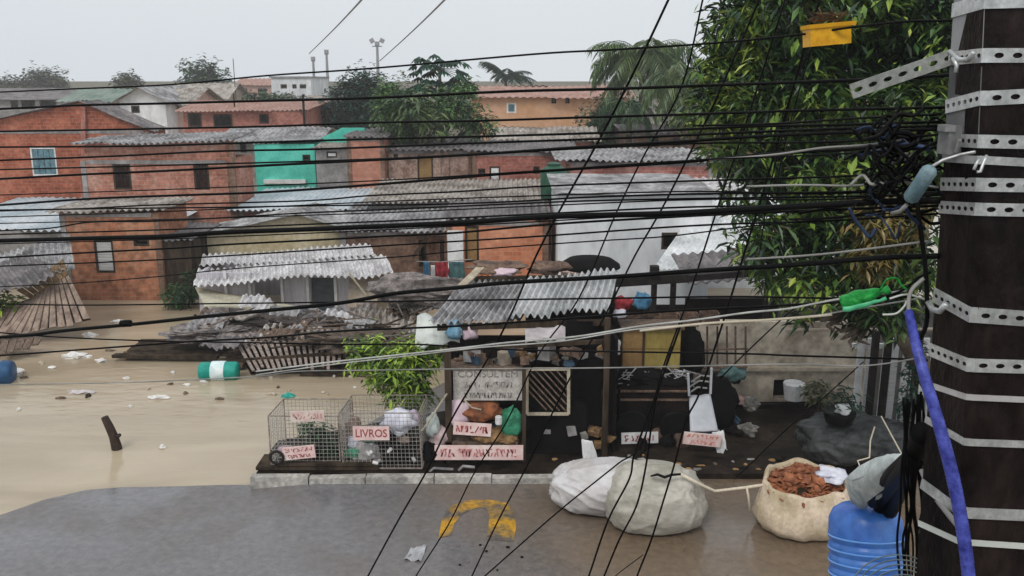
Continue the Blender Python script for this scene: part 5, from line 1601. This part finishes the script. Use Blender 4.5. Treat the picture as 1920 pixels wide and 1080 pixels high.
MB().add(vs, fs).build('shaft', CONC, pole)

def strip(b, P, Q, h, pitch, hw, hh, th, holes=True, out=Vector((0, -1, 0))):
    """flat steel strip from P to Q with a row of real oval holes"""
    U = (Q - P)
    L_ = U.length
    U = U.normalized()
    V = out.cross(U).normalized()
    if V.z < 0: V = -V
    N = out.normalized() * th
    n = max(1, round(L_ / pitch))
    pw = L_ / n
    for i in range(n):
        c = P + U * pw * (i + .5)
        if not holes:
            q = [c - U * pw / 2 - V * h / 2, c + U * pw / 2 - V * h / 2, c + U * pw / 2 + V * h / 2, c - U * pw / 2 + V * h / 2]
            b.prism(q, N)
            continue
        K = 16
        ins, outp = [], []
        for k_ in range(K):
            a = 2 * math.pi * (k_ + .5) / K
            ca, sa = math.cos(a), math.sin(a)
            ins.append(c + U * ca * min(hw, pw * .4) + V * sa * hh)
            m_ = max(abs(ca) / (pw / 2), abs(sa) / (h / 2))
            outp.append((ca / m_, sa / m_))
        # square up the corners
        oo = [c + U * x + V * y for x, y in outp]
        cs = [c + U * sx * pw / 2 + V * sy * h / 2 for sx, sy in ((1, 1), (-1, 1), (-1, -1), (1, -1))]
        front = ins + oo + cs
        n0 = len(b.v)
        back = [p_ + N for p_ in front]
        vs_ = back + front
        M_ = len(front)
        fs_ = []
        for k_ in range(K):
            j_ = (k_ + 1) % K
            fs_.append((k_, j_, K + j_, K + k_))
            fs_.append((M_ + k_, k_, j_, M_ + j_))
            fs_.append((M_ + K + k_, M_ + K + j_, M_ + j_, M_ + k_))
            # corner fill
            xa, ya = outp[k_]
            xb_, yb_ = outp[j_]
            if abs(abs(xa) - pw / 2) < 1e-6 and abs(abs(yb_) - h / 2) < 1e-6 and not abs(abs(ya) - h / 2) < 1e-6 or abs(abs(ya) - h / 2) < 1e-6 and abs(abs(xb_) - pw / 2) < 1e-6 and not abs(abs(xa) - pw / 2) < 1e-6:
                qx = 1 if (xa + xb_) > 0 else -1
                qy = 1 if (ya + yb_) > 0 else -1
                ci = {(1, 1): 0, (-1, 1): 1, (-1, -1): 2, (1, -1): 3}[(qx, qy)]
                fs_.append((K + k_, K + j_, 2 * K + ci))
        b.add(vs_, fs_)
    # rims top and bottom
    for s_ in (-1, 1):
        a, c_ = P + V * s_ * h / 2, Q + V * s_ * h / 2
        b.add([a, c_, c_ + N, a + N], [(0, 1, 2, 3)])
    return b

def band(vL, vC, vR, hpx, holes=True, name='band', m=GALV):
    k_ = 1.6 / FPX * 1.02
    h = hpx * k_
    def on(f, v, Y):
        # height where the pole edge is seen at row v
        z = W(1800, v, Y).z
        return f(z)
    A1, B1 = on(eA, vL, YA), on(eB, vC, YB)
    zR = W(1920, vR, YB).z
    B2 = Vector((B1.x + .008, YB, B1.z))
    C1 = Vector((B1.x + .265, YB, B1.z + (zR - W(1850, vC, YB).z) * 1.8))
    b = MB()
    dL = (B1 - A1)
    oL = Vector((0, 0, 1)).cross(dL).normalized()
    if oL.y > 0 or oL.x > 0: oL = -oL if oL.x > 0 else oL
    off = oL * .003
    strip(b, A1 + off, B1 + off, h, .016, .0052, .0042, .0016, holes, oL)
    strip(b, B2 + Vector((0, -.003, 0)), C1 + Vector((0, -.003, 0)), h, .032, .0085, .0048, .0016, holes, Vector((0, -1, 0)))
    b.prism([B1 + off + oL * .0016 + Vector((0, 0, -h / 2)), B2 + Vector((0, -.0046, -h / 2)), B2 + Vector((0, -.0046, h / 2)), B1 + off + oL * .0016 + Vector((0, 0, h / 2))], (0, .002, 0))
    # the clip screw at the far end
    return b.build(name, m, pole)
band(110, 104, 104, 25)
band(200, 184, 176, 26)
band(262, 265, 268, 24)
band(296, 300, 308, 15, False, 'plain_band')
band(345, 346, 348, 25)
band(388, 392, 395, 24)
band(552, 590, 600, 30)
band(655, 684, 688, 27)
band(720, 744, 750, 12, False, 'plain_band', mat('band_dull', (.3, .28, .27), (.45, .43, .42), 9))
band(785, 828, 833, 15, False, 'plain_band')
band(905, 960, 966, 24, False, 'plain_band')
band(980, 1015, 1024, 13, False, 'plain_band', PVC)
band(20, 2, -2, 26, False, 'plain_band', GALV)
# grey plate near the top left face
a, b_ = eA(W(1800, 95, YA).z), eB(W(1800, 95, YB).z)
a2, b2 = eA(6.35), eB(6.35)
MB().prism([a + Vector((-.001, -.001, 0)), b_ + Vector((-.0012, .002, 0)), b2 + Vector((-.0012, .002, 0)), a2 + Vector((-.001, -.001, 0))], (-.001, -.0006, 0)).build('plate', CONCL, pole)
a, b_ = eA(W(1800, 250, YA).z), eB(W(1800, 250, YB).z)
a2, b2 = eA(W(1800, 125, YA).z), eB(W(1800, 125, YB).z)
MB().prism([a + Vector((-.001, -.001, 0)), b_ + Vector((-.0012, .002, 0)), b2 + Vector((-.0012, .002, 0)), a2 + Vector((-.001, -.001, 0))], (-.001, -.0006, 0)).build('plate', mat('plate_dim', (.1, .1, .1), (.17, .17, .17), 7), pole)
# band buckle hook
hk = MB()
hk.tube([W(1850, 292, 1.57), W(1846, 300, 1.565), W(1838, 322, 1.56), W(1832, 322, 1.56)], .003, 6)
hk.tube([W(1840, 294, 1.57), W(1833, 302, 1.565), W(1826, 318, 1.56)], .003, 6)
hk.build('hook', GALV, pole, smooth=True)
# perforated arm
arm = MB()
strip(arm, W(1595, 172, 1.70), W(1792, 104, 1.66), .0275, .026, .008, .0045, .003, True, Vector((0, -1, 0)))
armo = solo('perforated_bracket', 'perforated steel strip jutting up left to right beside the pole top', 'bracket', arm, mat('arm_steel', (.3, .31, .29), (.48, .48, .45), 14, rough=.45, metal=.4, fine=.3))
# clamps
def tubes(lab, cat, pts_list, r, m, name, n=6):
    b = MB()
    for pts in pts_list:
        b.tube(pts, r, n)
    return solo(name, lab, cat, b, m, smooth=True)
clamp = MB().box(W(1782, 262, 1.66), (.03, .03, .052), Matrix.Rotation(.2, 3, 'Z'))
clamp.box(W(1775, 240, 1.655), (.02, .03, .012)).tube([W(1792, 285, 1.64), W(1800, 262, 1.63)], .004, 6)
solo('cable_clamp', 'grey metal cable clamp bolted at the left edge of pole', 'clamp', clamp, mat('clamp_grey', (.2, .2, .2), (.32, .32, .31), 15, rough=.5, metal=.3))
solo('cable_clamp', 'bent steel clip where the perforated strip meets the pole', 'clamp', MB().tube([W(1780, 96, 1.66), W(1800, 112, 1.64), W(1815, 112, 1.62), W(1826, 98, 1.6)], .005, 7).tube([W(1786, 108, 1.65), W(1794, 122, 1.64), W(1792, 136, 1.64)], .004, 6), GALV, smooth=True)
solo('cable_clamp', 'pale curled clip at the left end of the wide perforated band', 'clamp', MB().tube([W(1740, 566, 1.69), W(1748, 580, 1.66), W(1762, 584, 1.64), W(1774, 570, 1.62)], .006, 7), GALV, smooth=True)
def cyl_between(P, Q, r, extra=()):
    b = MB()
    d = (Q - P)
    m_ = P.lerp(Q, .5)
    b.tube([P, P.lerp(Q, .04), P.lerp(Q, .12), P.lerp(Q, .88), P.lerp(Q, .96), Q], [r * .3, r * .7, r, r, r * .7, r * .3], 16)
    return b
gi = thing('splice_cylinder', 'pale blue grey splice cylinder hanging slanted beside the pole', 'splice', W(1730, 345, 1.62))
cyl_between(W(1703, 378, 1.64), W(1748, 312, 1.6), .0145).build('body', GREYP, gi, smooth=True)
MB().tube([W(1748, 312, 1.6), W(1768, 300, 1.6), W(1800, 290, 1.6), W(1828, 285, 1.575)], .003, 6).build('hanger', GALV, gi, smooth=True)
MB().tube([W(1700, 384, 1.64), W(1688, 396, 1.66), W(1672, 400, 1.68)], .004, 6).build('tail', GREYC, gi, smooth=True)

# ------------------------------------------------------------------ cables
def spline(pts, sub=6):
    P = [pts[0] * 2 - pts[1]] + pts + [pts[-1] * 2 - pts[-2]]
    out = []
    for i in range(1, len(P) - 2):
        for s_ in range(sub):
            t = s_ / sub
            a, b, c, d = P[i - 1], P[i], P[i + 1], P[i + 2]
            out.append(.5 * ((2 * b) + (c - a) * t + (2 * a - 5 * b + 4 * c - d) * t * t + (3 * b - a - 3 * c + d) * t ** 3))
    out.append(P[-2])
    return out
def Yc(u, off=0):
    return 1.72 + off + max(0, (1780 - u)) / 1860 * 1.15
def cable(lab, pts, px=4, off=0, m=BLACK, name='cable', Yf=None, ext=True, sub=6):
    pts = sorted(pts) if Yf is None else pts
    wpts = []
    for u, v in pts:
        Y = Yc(u, off) if Yf is None else Yf(u, v)
        v += 1.3 * noise.noise(Vector((u * .013, px * 3.1 + off * 90, len(lab))))
        wpts.append(W(u, v, Y))
    if ext and pts[0][0] < 10 and Yf is None:
        d = (wpts[0] - wpts[1]).normalized()
        wpts = [wpts[0] + d * 1.6] + wpts
    r = (px if px > 6 else px * .85) * .5 * (1.75 + (.6 if Yf is None else 1.3)) / FPX
    return solo(name, lab, 'cable', MB().tube(spline(wpts, sub), r, 7), m, smooth=True)
cable('highest thin cable rising right across the sky to the yellow box', [(-20, 174), (130, 167), (320, 158), (500, 142), (700, 128), (1000, 102), (1150, 93), (1350, 80), (1510, 64), (1590, 52), (1700, 40), (1810, 38)], 4, 0)
cable('second highest cable crossing the skyline houses', [(-20, 205), (150, 198), (280, 195), (450, 190), (700, 183), (950, 171), (1150, 167), (1350, 159), (1600, 150), (1700, 146), (1790, 140)], 6, .02)
cable('cable passing over the tip of the big brick gable wall middle', [(-20, 247), (150, 244), (300, 241), (500, 237), (700, 230), (900, 226), (1100, 220), (1300, 214), (1500, 207), (1780, 201)], 5, .04)
cable('cable crossing just above the teal window, sinking toward the middle', [(-20, 276), (250, 274), (450, 268), (700, 261), (900, 256), (1100, 250), (1250, 244), (1400, 238), (1560, 234), (1765, 228)], 5, .01)
cable('cable crossing the top of the teal window frame', [(-20, 301), (200, 293), (400, 284), (600, 279), (900, 268), (1180, 258), (1400, 248), (1600, 240), (1765, 236)], 5, .05)
cable('cable crossing the middle of the orange brick gable house windows', [(-20, 337), (150, 327), (310, 320), (500, 311), (700, 300), (900, 289), (1100, 275), (1260, 266), (1400, 257), (1560, 249), (1765, 242)], 6, -.02)
cable('cable crossing the foot of the teal house', [(-20, 386), (170, 373), (340, 366), (500, 360), (720, 344), (900, 329), (1080, 317), (1290, 303), (1450, 288), (1600, 280), (1690, 268), (1750, 262)], 6, .03)
cable('cable over the brick house feet, running below the former one', [(-20, 396), (150, 391), (300, 384), (570, 377), (690, 367), (850, 360), (1000, 350), (1200, 342), (1420, 336), (1600, 330), (1765, 318)], 4, .06)
cable('thin cable crossing the long bluish roof at left', [(-20, 394), (280, 391), (430, 389), (600, 386), (800, 384), (960, 378), (1100, 370), (1300, 364), (1500, 362), (1765, 356)], 4, .00)
cable('thin cable skimming the tan gable of the cream house', [(-20, 434), (90, 428), (170, 417), (280, 415), (420, 409), (560, 400), (700, 394), (950, 383), (1100, 377), (1300, 372), (1600, 368), (1765, 366)], 4, .07)
cable('thickest black cable bundle sagging across the whole middle', [(-20, 452), (170, 447), (310, 443), (420, 436), (600, 429), (850, 419), (1030, 407), (1250, 400), (1400, 393), (1500, 387), (1650, 379), (1765, 376)], 10, -.03)
cable('cable running just beneath the thickest bundle', [(-20, 484), (170, 473), (310, 466), (420, 459), (600, 450), (720, 443), (850, 437), (1030, 421), (1250, 407), (1400, 400), (1600, 392), (1765, 386)], 5, .03)
cable('thin slack line passing in front of the shack roof', [(-20, 538), (125, 532), (280, 520), (420, 505), (520, 498), (740, 482), (880, 469), (1100, 453), (1250, 443), (1400, 425), (1500, 415), (1600, 405), (1765, 392)], 3, .05)
cable('nearly level cable at the waterline of the shack', [(-20, 569), (150, 572), (400, 570), (680, 566), (850, 563), (1150, 559), (1370, 556), (1580, 560), (1720, 556)], 4, .02)
cable('thick cable climbing from lower left past the shack to the pole', [(-20, 634), (60, 628), (125, 620), (250, 608), (390, 593), (510, 582), (640, 568), (740, 551), (850, 540), (950, 530), (1150, 519), (1310, 508), (1480, 497), (1650, 484), (1760, 480)], 8, -.04)
cable('cable below the thick climbing one, over floating timber', [(-20, 668), (60, 663), (195, 652), (360, 640), (500, 632), (640, 621), (850, 612), (970, 604), (1250, 584), (1430, 575), (1580, 566), (1720, 555)], 5, .04)
cable('thin cable drooping from the plank shed to the slatted roof', [(-20, 622), (110, 632), (280, 639), (500, 643), (640, 646), (780, 646), (950, 655), (1180, 660), (1400, 664), (1480, 667), (1680, 673), (1740, 676)], 4, .07)
cable('thin level line passing above the floating debris', [(-20, 722), (150, 719), (300, 715), (480, 706), (560, 696), (700, 694), (850, 692), (1100, 690), (1250, 688), (1480, 683), (1620, 686), (1740, 668)], 3, .02, GREYC)
cable('pale thick twin line rising to the green wrapping', [(480, 697), (620, 679), (760, 664), (880, 651), (950, 643), (1080, 632), (1200, 612), (1300, 600), (1400, 586), (1480, 578), (1570, 562), (1700, 545)], 4, .0, mat('pale_sheath', (.3, .3, .28), (.5, .5, .47), 12), ext=False)
cable('thin grey line just below the pale twin line', [(480, 703), (620, 684), (760, 668), (900, 652), (1050, 640), (1180, 619), (1300, 608), (1420, 600), (1500, 596), (1600, 580), (1720, 560)], 3, .06, mat('pale_sheath', (.3, .3, .28)), ext=False)
cable('pale pipe like line above the beige wall', [(1200, 620), (1320, 607), (1420, 601), (1500, 596), (1560, 590)], 5, .05, ROPE, ext=False)
for i, (lab, va, vm_, vb) in enumerate((
    ('thin black line just above the foot of the orange gable house', 366, 333, 276), ('thin black line sagging over the teal house wall', 318, 292, 252),
    ('thin black line crossing the tan roof in the middle', 408, 372, 350), ('thin black line above the thickest cable bundle', 440, 410, 372),
    ('thin black line twisted along the thickest cable bundle', 458, 426, 380), ('thin black line between the thickest bundle and shack', 500, 456, 400),
    ('thin black line crossing the grey roofs above the shack', 420, 394, 360))):
    cable(lab, [(-20, va), (300, va - (va - vm_) * .3), (700, vm_ + 6), (1000, vm_ - (vm_ - vb) * .22), (1300, vb + (vm_ - vb) * .42), (1550, vb + 14), (1765, vb)], 3 + (i % 2), .02 * i - .04)
# right-hand extras
for lab, pts, px, m in (
    ('grey twisted cable over the mango leaves, upper of the tangle', [(1330, 300), (1450, 290), (1540, 278), (1620, 272), (1690, 262)], 4, GREYC),
    ('grey twisted cable over the mango leaves, lower of the tangle', [(1400, 350), (1500, 347), (1600, 348), (1680, 340), (1760, 352)], 4, GREYC),
    ('black cable curving down from the splice cylinder', [(1500, 400), (1590, 385), (1630, 372), (1670, 345), (1720, 300)], 5, BLACK),
    ('thin black line curving below the splice cylinder', [(1480, 412), (1560, 408), (1640, 398), (1700, 385), (1760, 360)], 4, BLACK),
    ('light grey line crossing the ageing leaves', [(1400, 486), (1520, 478), (1620, 468), (1740, 452)], 4, GREYC),
    ('short black cable looping above the green wrapping', [(1560, 568), (1640, 560), (1690, 545), (1722, 520), (1745, 510)], 4, BLACK),
    ('black line between the two upper right cables', [(1300, 236), (1450, 232), (1600, 222), (1765, 214)], 4, BLACK)):
    cable(lab, pts, px, -.02, m, ext=False)
# descending lines behind the level ones
Yd = lambda u, v: 3.15 - .0006 * (1080 - v)
diag = [
    ('slanting wire reaching the frame bottom left of the yellow marking', [(660, 1140), (690, 1080), (750, 970), (800, 883), (850, 780), (915, 672), (960, 585), (1005, 480), (1060, 375), (1130, 250), (1200, 112), (1262, -20)], 4.5),
    ('slanting wire crossing the left arm of the yellow marking', [(750, 1140), (780, 1080), (840, 985), (890, 885), (950, 790), (1010, 665), (1085, 560), (1155, 400), (1207, 292), (1278, 163), (1322, -20)], 3.5),
    ('slanting wire crossing the right arm of the yellow marking', [(860, 1130), (885, 1080), (935, 975), (985, 880), (1060, 725), (1130, 600), (1190, 480), (1241, 392), (1289, 296), (1345, 180), (1432, -20)], 4),
    ('most inclined wire from the frame bottom to the white sack', [(860, 1125), (910, 1080), (1040, 965), (1120, 900), (1160, 868), (1205, 830), (1240, 700), (1290, 560), (1355, 360), (1396, 240), (1475, -10)], 4),
    ('wavy wire leftmost over the grey sack', [(1085, 1130), (1104, 1080), (1140, 976), (1180, 898), (1190, 850), (1230, 740), (1280, 600)], 5),
    ('wavy wire second from left over the grey sack', [(1115, 1120), (1133, 1080), (1161, 1013), (1193, 950), (1211, 875), (1228, 760), (1260, 650)], 5),
    ('straight wire crossing the right half of the grey sack', [(1180, 1130), (1195, 1080), (1221, 1013), (1245, 935), (1264, 872), (1287, 787), (1313, 733), (1360, 590), (1400, 460), (1440, 330), (1500, 120), (1540, -10)], 5),
    ('thin wire running low right toward the bottom of the frame', [(1100, 1130), (1156, 1078), (1206, 1040)], 2.5),
    ('thin straight wire from the dark pavement up to the gate', [(1380, 895), (1400, 877), (1480, 800), (1542, 747), (1619, 678)], 3),
    ('dark slanted wire before the beige wall', [(1350, 710), (1400, 660), (1467, 597), (1500, 570)], 3.5),
    ('faint wire descending through the mango crown, left one', [(1560, 40), (1500, 130), (1470, 240), (1440, 370), (1425, 470)], 3),
    ('faint wire descending through the mango crown, right one', [(1530, 60), (1490, 200), (1465, 300), (1455, 380)], 3),
]
for i, (lab, pts, px) in enumerate(diag):
    cable(lab, pts, px, Yf=lambda u, v, i=i: Yd(u, v) + .035 * i, ext=False)
# two wires going away over the skyline
for lab, a_, b__ in (('left thin wire going away over the skyline masts', (700, -25), (580, 100)), ('right thin wire going away over the tall mast', (858, -25), (712, 114))):
    P = [W(lerp(a_[0], b__[0], t), lerp(a_[1], b__[1], t) + 3 * math.sin(t * 3.1), lerp(9, 70, t ** 1.7)) for t in [i / 12 for i in range(13)]]
    solo('cable', lab, 'cable', MB().tube(P, [lerp(.010, .035, i / 12) for i in range(13)], 5), GREYC, smooth=True)
# splice closure on the thick cable at left
spl = cyl_between(W(224, 607, Yc(235, -.04)), W(248, 606, Yc(235, -.04)), .011)
solo('cable_splice', 'small black splice hanging on the thick cable at left', 'splice', spl, BLACK, smooth=True)
# tangle at the pole head
rnd = random.Random(44)
for i in range(48):
    u0_, v0_ = rnd.uniform(1580, 1700), rnd.uniform(240, 410)
    pts = []
    Y0 = 1.74 + rnd.uniform(-.06, .05)
    u_, v_ = u0_, v0_
    for q in range(5):
        pts.append(W(u_, v_, Y0 + rnd.uniform(-.015, .015)))
        u_ += rnd.uniform(8, 30)
        v_ += rnd.uniform(-30, 26)
    solo('cable_loop', 'short looping cable in the tangle left of the pole', 'cable', MB().tube(spline(pts, 5), rnd.uniform(.0018, .0038), 6), rnd.choice([BLACK, BLACK, BLACK, GREYC, mat('cable_navy', (.01, .02, .05), (.02, .04, .09), 5, rough=.4)]), 'looping cables in the tangle by the pole', smooth=True)
ring = [W(1690 + 26 * math.cos(a * .52), 262 + 14 * math.sin(a * .52), 1.70) for a in range(13)]
solo('cable_coil', 'coiled black cable ring above the splice cylinder', 'coil', MB().tube(ring, .005, 6).tube([p_ + Vector((.004, .01, -.008)) for p_ in ring], .004, 6), BLACK, smooth=True)
cable('dark blue sheathed cable piece in the tangle by the pole', [(1610, 290), (1660, 282), (1700, 272), (1745, 280)], 7, -.03, mat('cable_blue', (.015, .03, .09), (.03, .06, .15), 6, rough=.4), ext=False)
solo('cable', 'vertical black cable dropping beside the pole left edge', 'cable', MB().tube(spline([W(1716, 300, 1.72), W(1722, 400, 1.7), W(1735, 500, 1.69), W(1738, 600, 1.69), W(1722, 640, 1.7)], 6), .0045, 7), BLACK, smooth=True)
# green wrapping
gw = thing('green_wrapping', 'bright green plastic wrapping bunched on the cables left of the pole', 'wrapping', W(1635, 560, 1.76))
def wrapbody(P, Q, r, seed):
    pts, rr = [], []
    for i in range(15):
        t = i / 14
        pts.append(P.lerp(Q, t) + Vector((0, 0, .0012 * math.sin(i * 1.3 + seed))))
        rr.append(r * (math.sin(math.pi * min(1, t * 1.0 + .12) ** .8) ** .5 if t < .88 else .55) * (1 + .04 * math.sin(i * 1.7)))
    return MB().tube(pts, [max(.003, abs(x.real)) for x in rr], 12)
wrapbody(W(1576, 568, 1.78), W(1668, 542, 1.75), .0165, 1).build('film', GREENP, gw, smooth=True)
wrapbody(W(1580, 580, 1.77), W(1662, 560, 1.75), .008, 2).build('film', mat('green_pale', (.02, .3, .1), (.1, .5, .25), 9, rough=.3), gw, smooth=True)
MB().tube(spline([W(1650, 545, 1.74), W(1662, 525, 1.73), W(1682, 522, 1.73), W(1690, 535, 1.73), W(1700, 542, 1.73)], 5), .0022, 6).build('tail', GREENP, gw, smooth=True)
for i, pts in enumerate(([(1655, 590), (1680, 588), (1695, 575), (1700, 565)], [(1668, 560), (1700, 552), (1730, 560), (1745, 565)])):
    solo('wire_end', ['curled pale wire end below the green wrapping', 'pale wire joining the green wrapping to the pole'][i], 'wire', MB().tube(spline([W(u, v, 1.74) for u, v in pts], 5), .0022, 6), PVC, smooth=True)
# yellow box on the top cable
yb = thing('cable_box', 'bright yellow plastic box hung on the highest cable', 'junction box', W(1550, 90, 1.9))
yc = W(1550, 68, 1.88)
MB().box(yc, (.082, .05, .036), Matrix.Rotation(R(-5), 3, 'Y')).build('body', YELP, yb)
MB().box(yc + Vector((.001, 0, .021)), (.094, .056, .008), Matrix.Rotation(R(-5), 3, 'Y')).build('lid', mat('yellow_lid', (.6, .28, .01), (.75, .4, .02), 8), yb)
nb = MB()
rnd = random.Random(2)
for i in range(40):
    c = yc + Vector((rnd.uniform(-.03, .03), rnd.uniform(-.02, .02), .03 + rnd.uniform(0, .016)))
    d = Vector((rnd.uniform(-1, 1), rnd.uniform(-1, 1), rnd.uniform(-.3, .3))).normalized() * .016
    nb.bar(c - d, c + d, .002)
tag(nb.build('nest', mat('nest_twigs', (.05, .025, .015), (.14, .08, .04), 40), None), 'brown twig nest lying on top of the yellow box', 'nest')

# blue ribbed hose
bh = [W(1704, 585, 1.68), W(1716, 640, 1.62), W(1732, 700, 1.58), W(1756, 780, 1.55), W(1778, 860, 1.53), W(1794, 930, 1.52), W(1806, 1000, 1.51), W(1816, 1080, 1.5), W(1822, 1180, 1.5)]
sp2 = spline(bh, 22)
rr = [(.0085 + .0035 * min(1, i / 90)) * (1.035 if i % 2 else .98) for i in range(len(sp2))]
hs_ = thing('hose', 'blue ribbed hose running down the left face of the pole', 'hose', bh[0])
MB().tube(sp2, rr, 12).build('tube', BLUEH, hs_, smooth=True)
MB().tube(spline([W(1704, 588, 1.68), W(1704, 560, 1.69), W(1712, 540, 1.69), W(1732, 522, 1.69)], 5), .004, 7).build('end_wire', GREYC, hs_, smooth=True)

# blue ribbed bottle hung beside the pole
jc = W(1622, 940, 3.05)
jg = thing('water_bottle', 'large blue ribbed water bottle hung over the cable splice', 'water bottle', (jc.x, jc.y, jc.z - .55))
pr = [(.02, 0), (.045, -.002), (.085, -.012), (.115, -.032), (.13, -.065), (.132, -.10)]
z = -.115
for i in range(9):
    pr += [(.133, z), (.133, z - .022), (.126, z - .029), (.1255, z - .034), (.133, z - .041)]
    z -= .047
pr += [(.125, z - .01), (.09, z - .02)]
TL = Matrix.Rotation(R(-16), 3, 'X')
MB().lathe([(r_, h_) for r_, h_ in reversed(pr)], jc, 40, TL).build('shell', BLUEP, jg, smooth=True)
rb_ = MB()
z = -.115 - .011
for i in range(9):
    ringp = [jc + TL @ Vector((.1325 * math.cos(a * math.pi / 20), .1325 * math.sin(a * math.pi / 20), z)) for a in range(41)]
    rb_.tube(ringp, .0042, 6, cap=False)
    z -= .047
rb_.build('rib', mat('rib_highlight', (.12, .3, .7), (.2, .4, .78), 4, rough=.25), jg, smooth=True)  # paler blue paints highlight lines onto the ribs
# pale duct and black hoses leaving its top
pa_, pb_ = W(1618, 912, 2.95), W(1676, 872, 2.6)
dv_ = (pb_ - pa_).normalized()
ps_ = MB().tube([pa_ - dv_ * .05 + Vector((0, 0, -.05)), pa_ - dv_ * .02, pa_.lerp(pb_, .3), pa_.lerp(pb_, .65), pb_, pb_ + dv_ * .12], [.03, .055, .06, .05, .028, .008], 18)
ps_.v = [tuple(Vector(q) * (1 + .006 * noise.noise(Vector(q) * 38))) for q in ps_.v]
solo('pale_sack', 'pale plastic sack hanging behind the top of the blue bottle', 'sack', ps_, mat('pale_sheeting', (.42, .46, .44), (.66, .7, .67), 16, bump=.3), smooth=True)
hb_ = [[W(1650, 952, 2.96), W(1658, 930, 2.9), W(1676, 902, 2.6), W(1700, 875, 2.3), W(1718, 850, 2.0), W(1730, 810, 1.9)],
       [W(1668, 960, 2.94), W(1680, 935, 2.85), W(1694, 905, 2.6), W(1714, 878, 2.3), W(1728, 850, 2.0)],
       [W(1636, 944, 2.92), W(1648, 918, 2.8), W(1670, 888, 2.55), W(1696, 864, 2.3), W(1722, 842, 2.0)]]
for i, h in enumerate(hb_):
    solo('cable', ['thick black cable arching from the blue bottle, middle one', 'thick black cable arching from the blue bottle, lowest one', 'thick black cable arching from the blue bottle, nearest the pale duct'][i], 'cable', MB().tube(spline(h, 6), .026 if i < 2 else .018, 10), BLACK, smooth=True)
rnd = random.Random(12)
for i in range(9):
    u = 1694 + i * 4.5
    pts = [W(u + rnd.uniform(-5, 5), 740 + rnd.uniform(-20, 20), 2.0), W(u + rnd.uniform(-7, 7), 820, 1.98), W(u - 4, 880, 1.96), W(u + rnd.uniform(-8, 8), 950, 1.98), W(u + rnd.uniform(-12, 6), 1020, 2.0), W(u + rnd.uniform(-10, 10), 1120, 2.05)]
    solo('hanging_cable', 'black cable hanging straight down left of the pole foot', 'cable', MB().tube(spline(pts, 5), rnd.uniform(.0025, .0045), 6), BLACK, 'black cables hanging down beside the pole', smooth=True)
for i in range(9):
    r_ = .03 + i * .007
    c = W(1722, 1125, 1.95)
    pts = [c + Vector((-.04 + r_ * 1.25 * math.cos(a), .01 * i - .03, r_ * 1.1 * math.sin(a))) for a in [math.pi * (.95 - q / 12 * 1.05) for q in range(13)]]
    solo('wire_coil', 'thin grey green wire arching in the coil at the pole foot', 'wire', MB().tube(pts, .0018, 5), mat('coil_wire', (.1, .14, .14), (.22, .27, .27), 9, rough=.4), 'arching wires of the coil beside the pole foot', smooth=True)
solo('strap', 'grey slack strap crossing from the hanging cables to the pole', 'strap', MB().tube(spline([W(1728, 882, 1.75), W(1745, 920, 1.7), W(1775, 960, 1.62), W(1795, 985, 1.58)], 6), .006, 6), PLASTG, smooth=True)
solo('strap', 'thin brown cord knotted low on the pole left edge', 'strap', MB().tube(spline([W(1735, 960, 1.72), W(1760, 995, 1.66), W(1776, 1000, 1.64), W(1778, 1040, 1.63)], 6), .003, 6), WOODP, smooth=True)

# ------------------------------------------------------------------ the air
hz = tag(MB().box((0, 80, 14), (340, 190, 34)).build('haze', mat('haze', (1, 1, 1)), None), kind='stuff')
hm = hz.data.materials[0]
N, L = hm.node_tree.nodes, hm.node_tree.links
for n_ in list(N):
    if n_.type != 'OUTPUT_MATERIAL':
        N.remove(n_)
vol = N.new('ShaderNodeVolumePrincipled')
vol.inputs['Color'].default_value = (.97, .98, 1.0, 1)
vol.inputs['Density'].default_value = .0011
vol.inputs['Anisotropy'].default_value = .2
L.new(vol.outputs[0], [n_ for n_ in N if n_.type == 'OUTPUT_MATERIAL'][0].inputs['Volume'])
